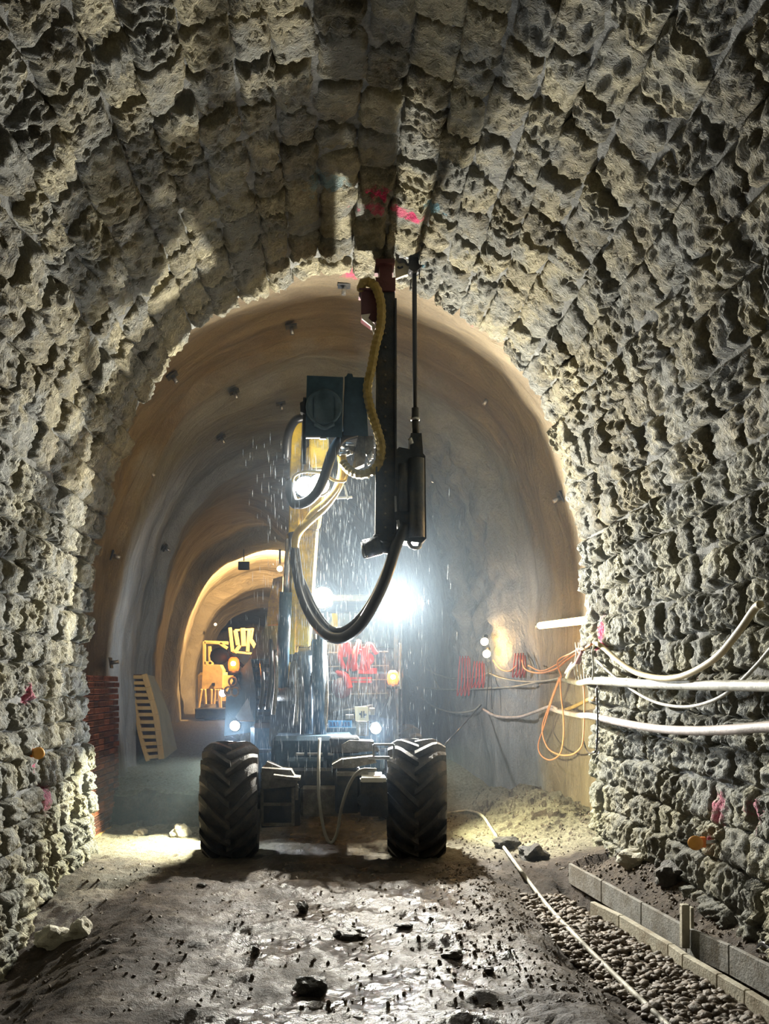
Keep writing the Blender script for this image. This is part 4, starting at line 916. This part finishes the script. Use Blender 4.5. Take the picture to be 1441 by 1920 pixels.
cable('strung_cable', M_PIPEP, [(905, 1330), (930, 1343), (970, 1345), (1000, 1336), (1030, 1325), (1045, 1330)], .02, 'pinkish hose running left from the sagging pipe', 'hose', .16)
cable('strung_cable', M_CAB, [(800, 1235), (812, 1265), (823, 1292)], .016, 'pale cable slanting down at the left of the grey wall', 'cable', .12)
cable('strung_cable', M_CAB, [(760, 1265), (775, 1278), (790, 1270), (797, 1240), (800, 1228)], .008, 'thin cable loop rising beside the right amber beacon', 'cable', .2)
for i, (a, b_, lab) in enumerate((((902, 1322), (830, 1400), 'thin pole leaning from the cable knot towards the right tyre'), )):
    mb = MB(); mb.cyl(lw(*a, .15), lw(a[0], a[1], .15)+(P(*b_, 12.2)-lw(*a, .15)), .012); one(mb, 'pole', M_HOSE, lab, 'pole')
mb = MB(); mb.cyl(lw(917, 1240, .18), lw(911, 1330, .18), .006); mb.cyl(lw(920, 1240, .2), lw(922, 1330, .2), .006); one(mb, 'hanging_wire', M_HOSE, 'pair of thin wires hanging from the yellow bulbs', 'wire')
for px, py, h_, lab in ((868, 1230, 75, 'red cable bundle hung in loops on the grey wall'), (972, 1225, 45, 'red cable bundle hung between bulbs and tube lamp'), (895, 1240, 50, 'red cable tie strand hanging left of the bulbs')):
    mb = MB()
    for k in range(4 if h_ > 46 or px > 900 else 1):
        x = px+k*5-6; mb.tube([lw(x, py, .16), lw(x-3+k, py+h_*.5, .2), lw(x-5+2*k, py+h_, .18), lw(x+4, py+h_*.6, .15), lw(x+3, py+4, .14)], .009, 6)
    one(mb, 'cable_bundle', M_REDC, lab, 'cable', 'red cable bundles')
# wall bracket with cables wound on it near the masonry edge
br = thing('cable_bracket', lw(1092, 1245, .2), 'cluttered steel bracket carrying cables at the right masonry edge', 'bracket')
def wnd(b):
    for k in range(7): b.tube([lw(1078+k*6, 1205, .2), lw(1080+k*5, 1225, .3), lw(1076+k*6, 1250, .2), lw(1080+k*5, 1275, .2)], .008, 6)
part('wound_cable', M_CAB, wnd, br)
part('hook', M_STEEL, lambda b: [b.tube([lw(x, 1200, .12), lw(x+3, 1215, .3), lw(x, 1225, .3), lw(x-4, 1215, .3)], .01, 6) for x in (1086, 1102)], br)
part('red_tie', M_MAROON, lambda b: (b.beam(lw(1092, 1222, .3), lw(1082, 1242, .3), .05, .05)), br)
part('white_tie', M_WHITE, lambda b: (b.tube([lw(1080, 1243, .3), lw(1068, 1255, .3), lw(1062, 1270, .25)], .02), b.tube([lw(1072, 1243, .3), lw(1060, 1262, .3)], .015)), br)

# tube lamp, bulbs
tl = thing('tube_lamp', TUBE[0], 'lit warm fluorescent tube on the right wall beside the masonry edge', 'lamp')
part('tube', M_TUBE, lambda b: b.cyl(TUBE[0], TUBE[1], .042, 14), tl); part('batten_housing', M_WHITE, lambda b: b.beam(TUBE[0]+Vector((.07, .03, .02)), TUBE[1]+Vector((.07, .03, .02)), .05, .06), tl)
part('end_cap', M_STEEL, lambda b: [b.cyl(TUBE[i]+(TUBE[i]-TUBE[1-i]).normalized()*-.0, TUBE[i]+(TUBE[i]-TUBE[1-i]).normalized()*.05, .046) for i in (0, 1)], tl)
for i, (p, lab) in enumerate(zip(BULBS, ('upper of two glowing yellow bulbs in front of the rock edge', 'lower of two glowing yellow bulbs, on the cable line'))):
    t = thing('bulb_lamp', p, lab, 'lamp', 'yellow bulbs'); part('bulb', M_BULB, lambda b: b.ball(p, .055), t)
    part('socket', M_BLK, lambda b: b.cyl(p+Vector((.02, .05, .03)), p+Vector((.04, .12, .08)), .03), t)
t = thing('bulb_lamp', (-1.4, 26.35, 4.9), 'warm lamp on the far lining beyond the lit arch', 'lamp'); part('bulb', M_BULB, lambda b: b.ball((-1.4, 26.35, 4.9), .08), t); part('socket', M_BLK, lambda b: b.cyl((-1.4, 26.35, 4.95), (-1.4, 26.35, 5.45), .03), t)
for px, py, x, lab in ((72, 1412, -2.33, 'round orange reflector on the left masonry wall'), (1303, 1580, 2.44, 'round orange reflector low on the right masonry wall')):
    c = wl(px, py, x); t = thing('reflector_disc', c, lab, 'reflector', 'orange reflectors')
    sgn = 1 if x < 0 else -1
    part('disc', plain('orange_disc', (1, .42, .10), .4), lambda b: b.lathe(c, (sgn*.3, -1, 0), [(.048, 0), (.05, .012), (.03, .018)], 18), t); part('stem', M_STEEL, lambda b: b.cyl(c, c+Vector((-sgn*.25, .08, 0)), .012), t)
    part('orange_tag', plain('orange_tag', (.85, .25, .05), .5), lambda b: b.box(c+Vector((-sgn*.05, .02, .0)), (.05, .03, .07)), t)
# rock bolts on the lining
def hitlin(px, py):
    """first point of the lining seen at that pixel"""
    best = None; Y = 9.8
    while Y < 30:
        p = P(px, py, Y); L, Rr, T = st(Y, 1), st(Y, 2), st(Y, 3); u = (p.x-(L+Rr)/2)/((Rr-L)/2)
        # profile height at u
        zs = [q.z for q in prof if abs((q.x-XC0)/HW0-u) < .03 and q.z > 1.9]
        zt = (max(zs) if zs else 0)*T/ZT0
        if abs(u) > .985 or (p.z > 2 and p.z > zt): return p
        Y += .04
    return P(px, py, 30)
for px, py, lab in ((320, 700, 'bolt plate with pink paint nearest the left masonry edge'), (437, 730, 'bolt plate with pink trace high on the left shotcrete'), (412, 816, 'dark bolt plate on the left haunch above a small bright spot'),
                    (918, 742, 'bolt plate high on the right shotcrete with a pale streak'), (1056, 930, 'bolt plate by the right masonry edge above the tube lamp'), (305, 1025, 'square dark bolt plate on the grey band at left'),
                    (206, 1040, 'bolt plate on the brown lining beside the left masonry edge'), (202, 1244, 'bolt with bright cap just above the brick stack'), (545, 607, 'bolt plate by a pink mark near the crown'), (525, 752, 'bolt plate on the pink stripe near the head housing'), (645, 530, 'bolt plate with pink paint just left of the mast head'), (275, 880, 'small bolt plate on the left shotcrete halfway up')):
    p = hitlin(px, py); d = (Vector((.0, p.y, 2.4))-p).normalized(); q = p+d*.05+Vector((0, -.04, 0))
    t = thing('rock_bolt', q, lab, 'bolt', 'rock bolts in the lining')
    zax = d; xx = Vector((0, 1, 0)); yy_ = zax.cross(xx)
    part('plate', M_DARK, lambda b: b.box(q, (.14, .14, .015), Matrix((xx, yy_, zax)).transposed()), t); part('nut', M_STEEL, lambda b: b.cyl(q, q+d*.1, .025), t)
for px, py, lab in ((349, 889, 'small bright spot reflector on the left haunch'), (404, 1171, 'small bright spot reflector inside the warm-lit arch'), (811, 903, 'small reflector on the grey wall right of the rock drill')):
    p = hitlin(px, py); mb = MB(); mb.ball(p+Vector((0, -.06, 0)), .03 if py < 1000 else .05); one(mb, 'survey_reflector', emit('reflector_painted_glint', (1, .85, .6), 1.6), lab, 'reflector', 'survey reflectors')  # emission paints in the reflected glint; these reflectors are no lamps

# ------------------------------------------------------------------ water falling round the boom
wm, nt, b = newmat('falling_water'); b.inputs['Base Color'].default_value = (.8, .88, .95, 1); b.inputs['Roughness'].default_value = .15; b.inputs['Alpha'].default_value = .45
wd = MB()
for _ in range(2600):
    a = R.random()
    if a < .5: px, py, Y = R.gauss(590, 55), R.uniform(820, 1450), R.uniform(9.0, 10.9)
    elif a < .75: px, py, Y = R.gauss(690, 60), R.uniform(880, 1420), R.uniform(9.3, 10.9)
    else: px, py, Y = R.uniform(460, 740), R.uniform(1150, 1440), R.uniform(9.6, 10.8)
    c = P(px, py, Y); L = R.uniform(.03, .16); r = R.uniform(.0012, .003)
    wd.add([c+Vector((0, 0, L/2)), c+Vector((r, 0, 0)), c+Vector((-r*.5, r, 0)), c+Vector((-r*.5, -r, 0)), c-Vector((0, 0, L/2))], [(0, 1, 2), (0, 2, 3), (0, 3, 1), (4, 2, 1), (4, 3, 2), (4, 1, 3)])
o = wd.build('falling_water', wm); tag(o, 'threads of water falling from the drill hole over the rig', 'water', None, 'stuff')

# drilling mist
mm = bpy.data.materials.new('mist'); mm.use_nodes = True; nt = mm.node_tree; nt.nodes.remove(nt.nodes['Principled BSDF'])
vsn = nt.nodes.new('ShaderNodeVolumeScatter'); vsn.inputs['Color'].default_value = (.62, .80, 1, 1); vsn.inputs['Density'].default_value = .0085; vsn.inputs['Anisotropy'].default_value = .3
nt.links.new(vsn.outputs[0], nt.nodes['Material Output'].inputs['Volume'])
mi = MB(); mi.add([(-7, 8.4, -1), (5, 8.4, -1), (5, 24, -1), (-7, 24, -1), (-7, 8.4, 7), (5, 8.4, 7), (5, 24, 7), (-7, 24, 7)], [(0, 1, 2, 3), (4, 7, 6, 5), (0, 4, 5, 1), (1, 5, 6, 2), (2, 6, 7, 3), (3, 7, 4, 0)])
o = mi.build('drilling_mist', mm); tag(o, 'pale drilling mist hanging around the rig and its lamps', 'mist', None, 'stuff')
m3 = mm.copy(); m3.name = 'spray_mist'; [n for n in m3.node_tree.nodes if n.type == 'VOLUME_SCATTER'][0].inputs['Density'].default_value = .003
m4 = MB(); m4.ball((-.1, 10.6, 2.5), 1, (1.35, 1.1, 2.3), 3); o5 = m4.build('spray_mist', m3, o); o5['kind'] = 'stuff'
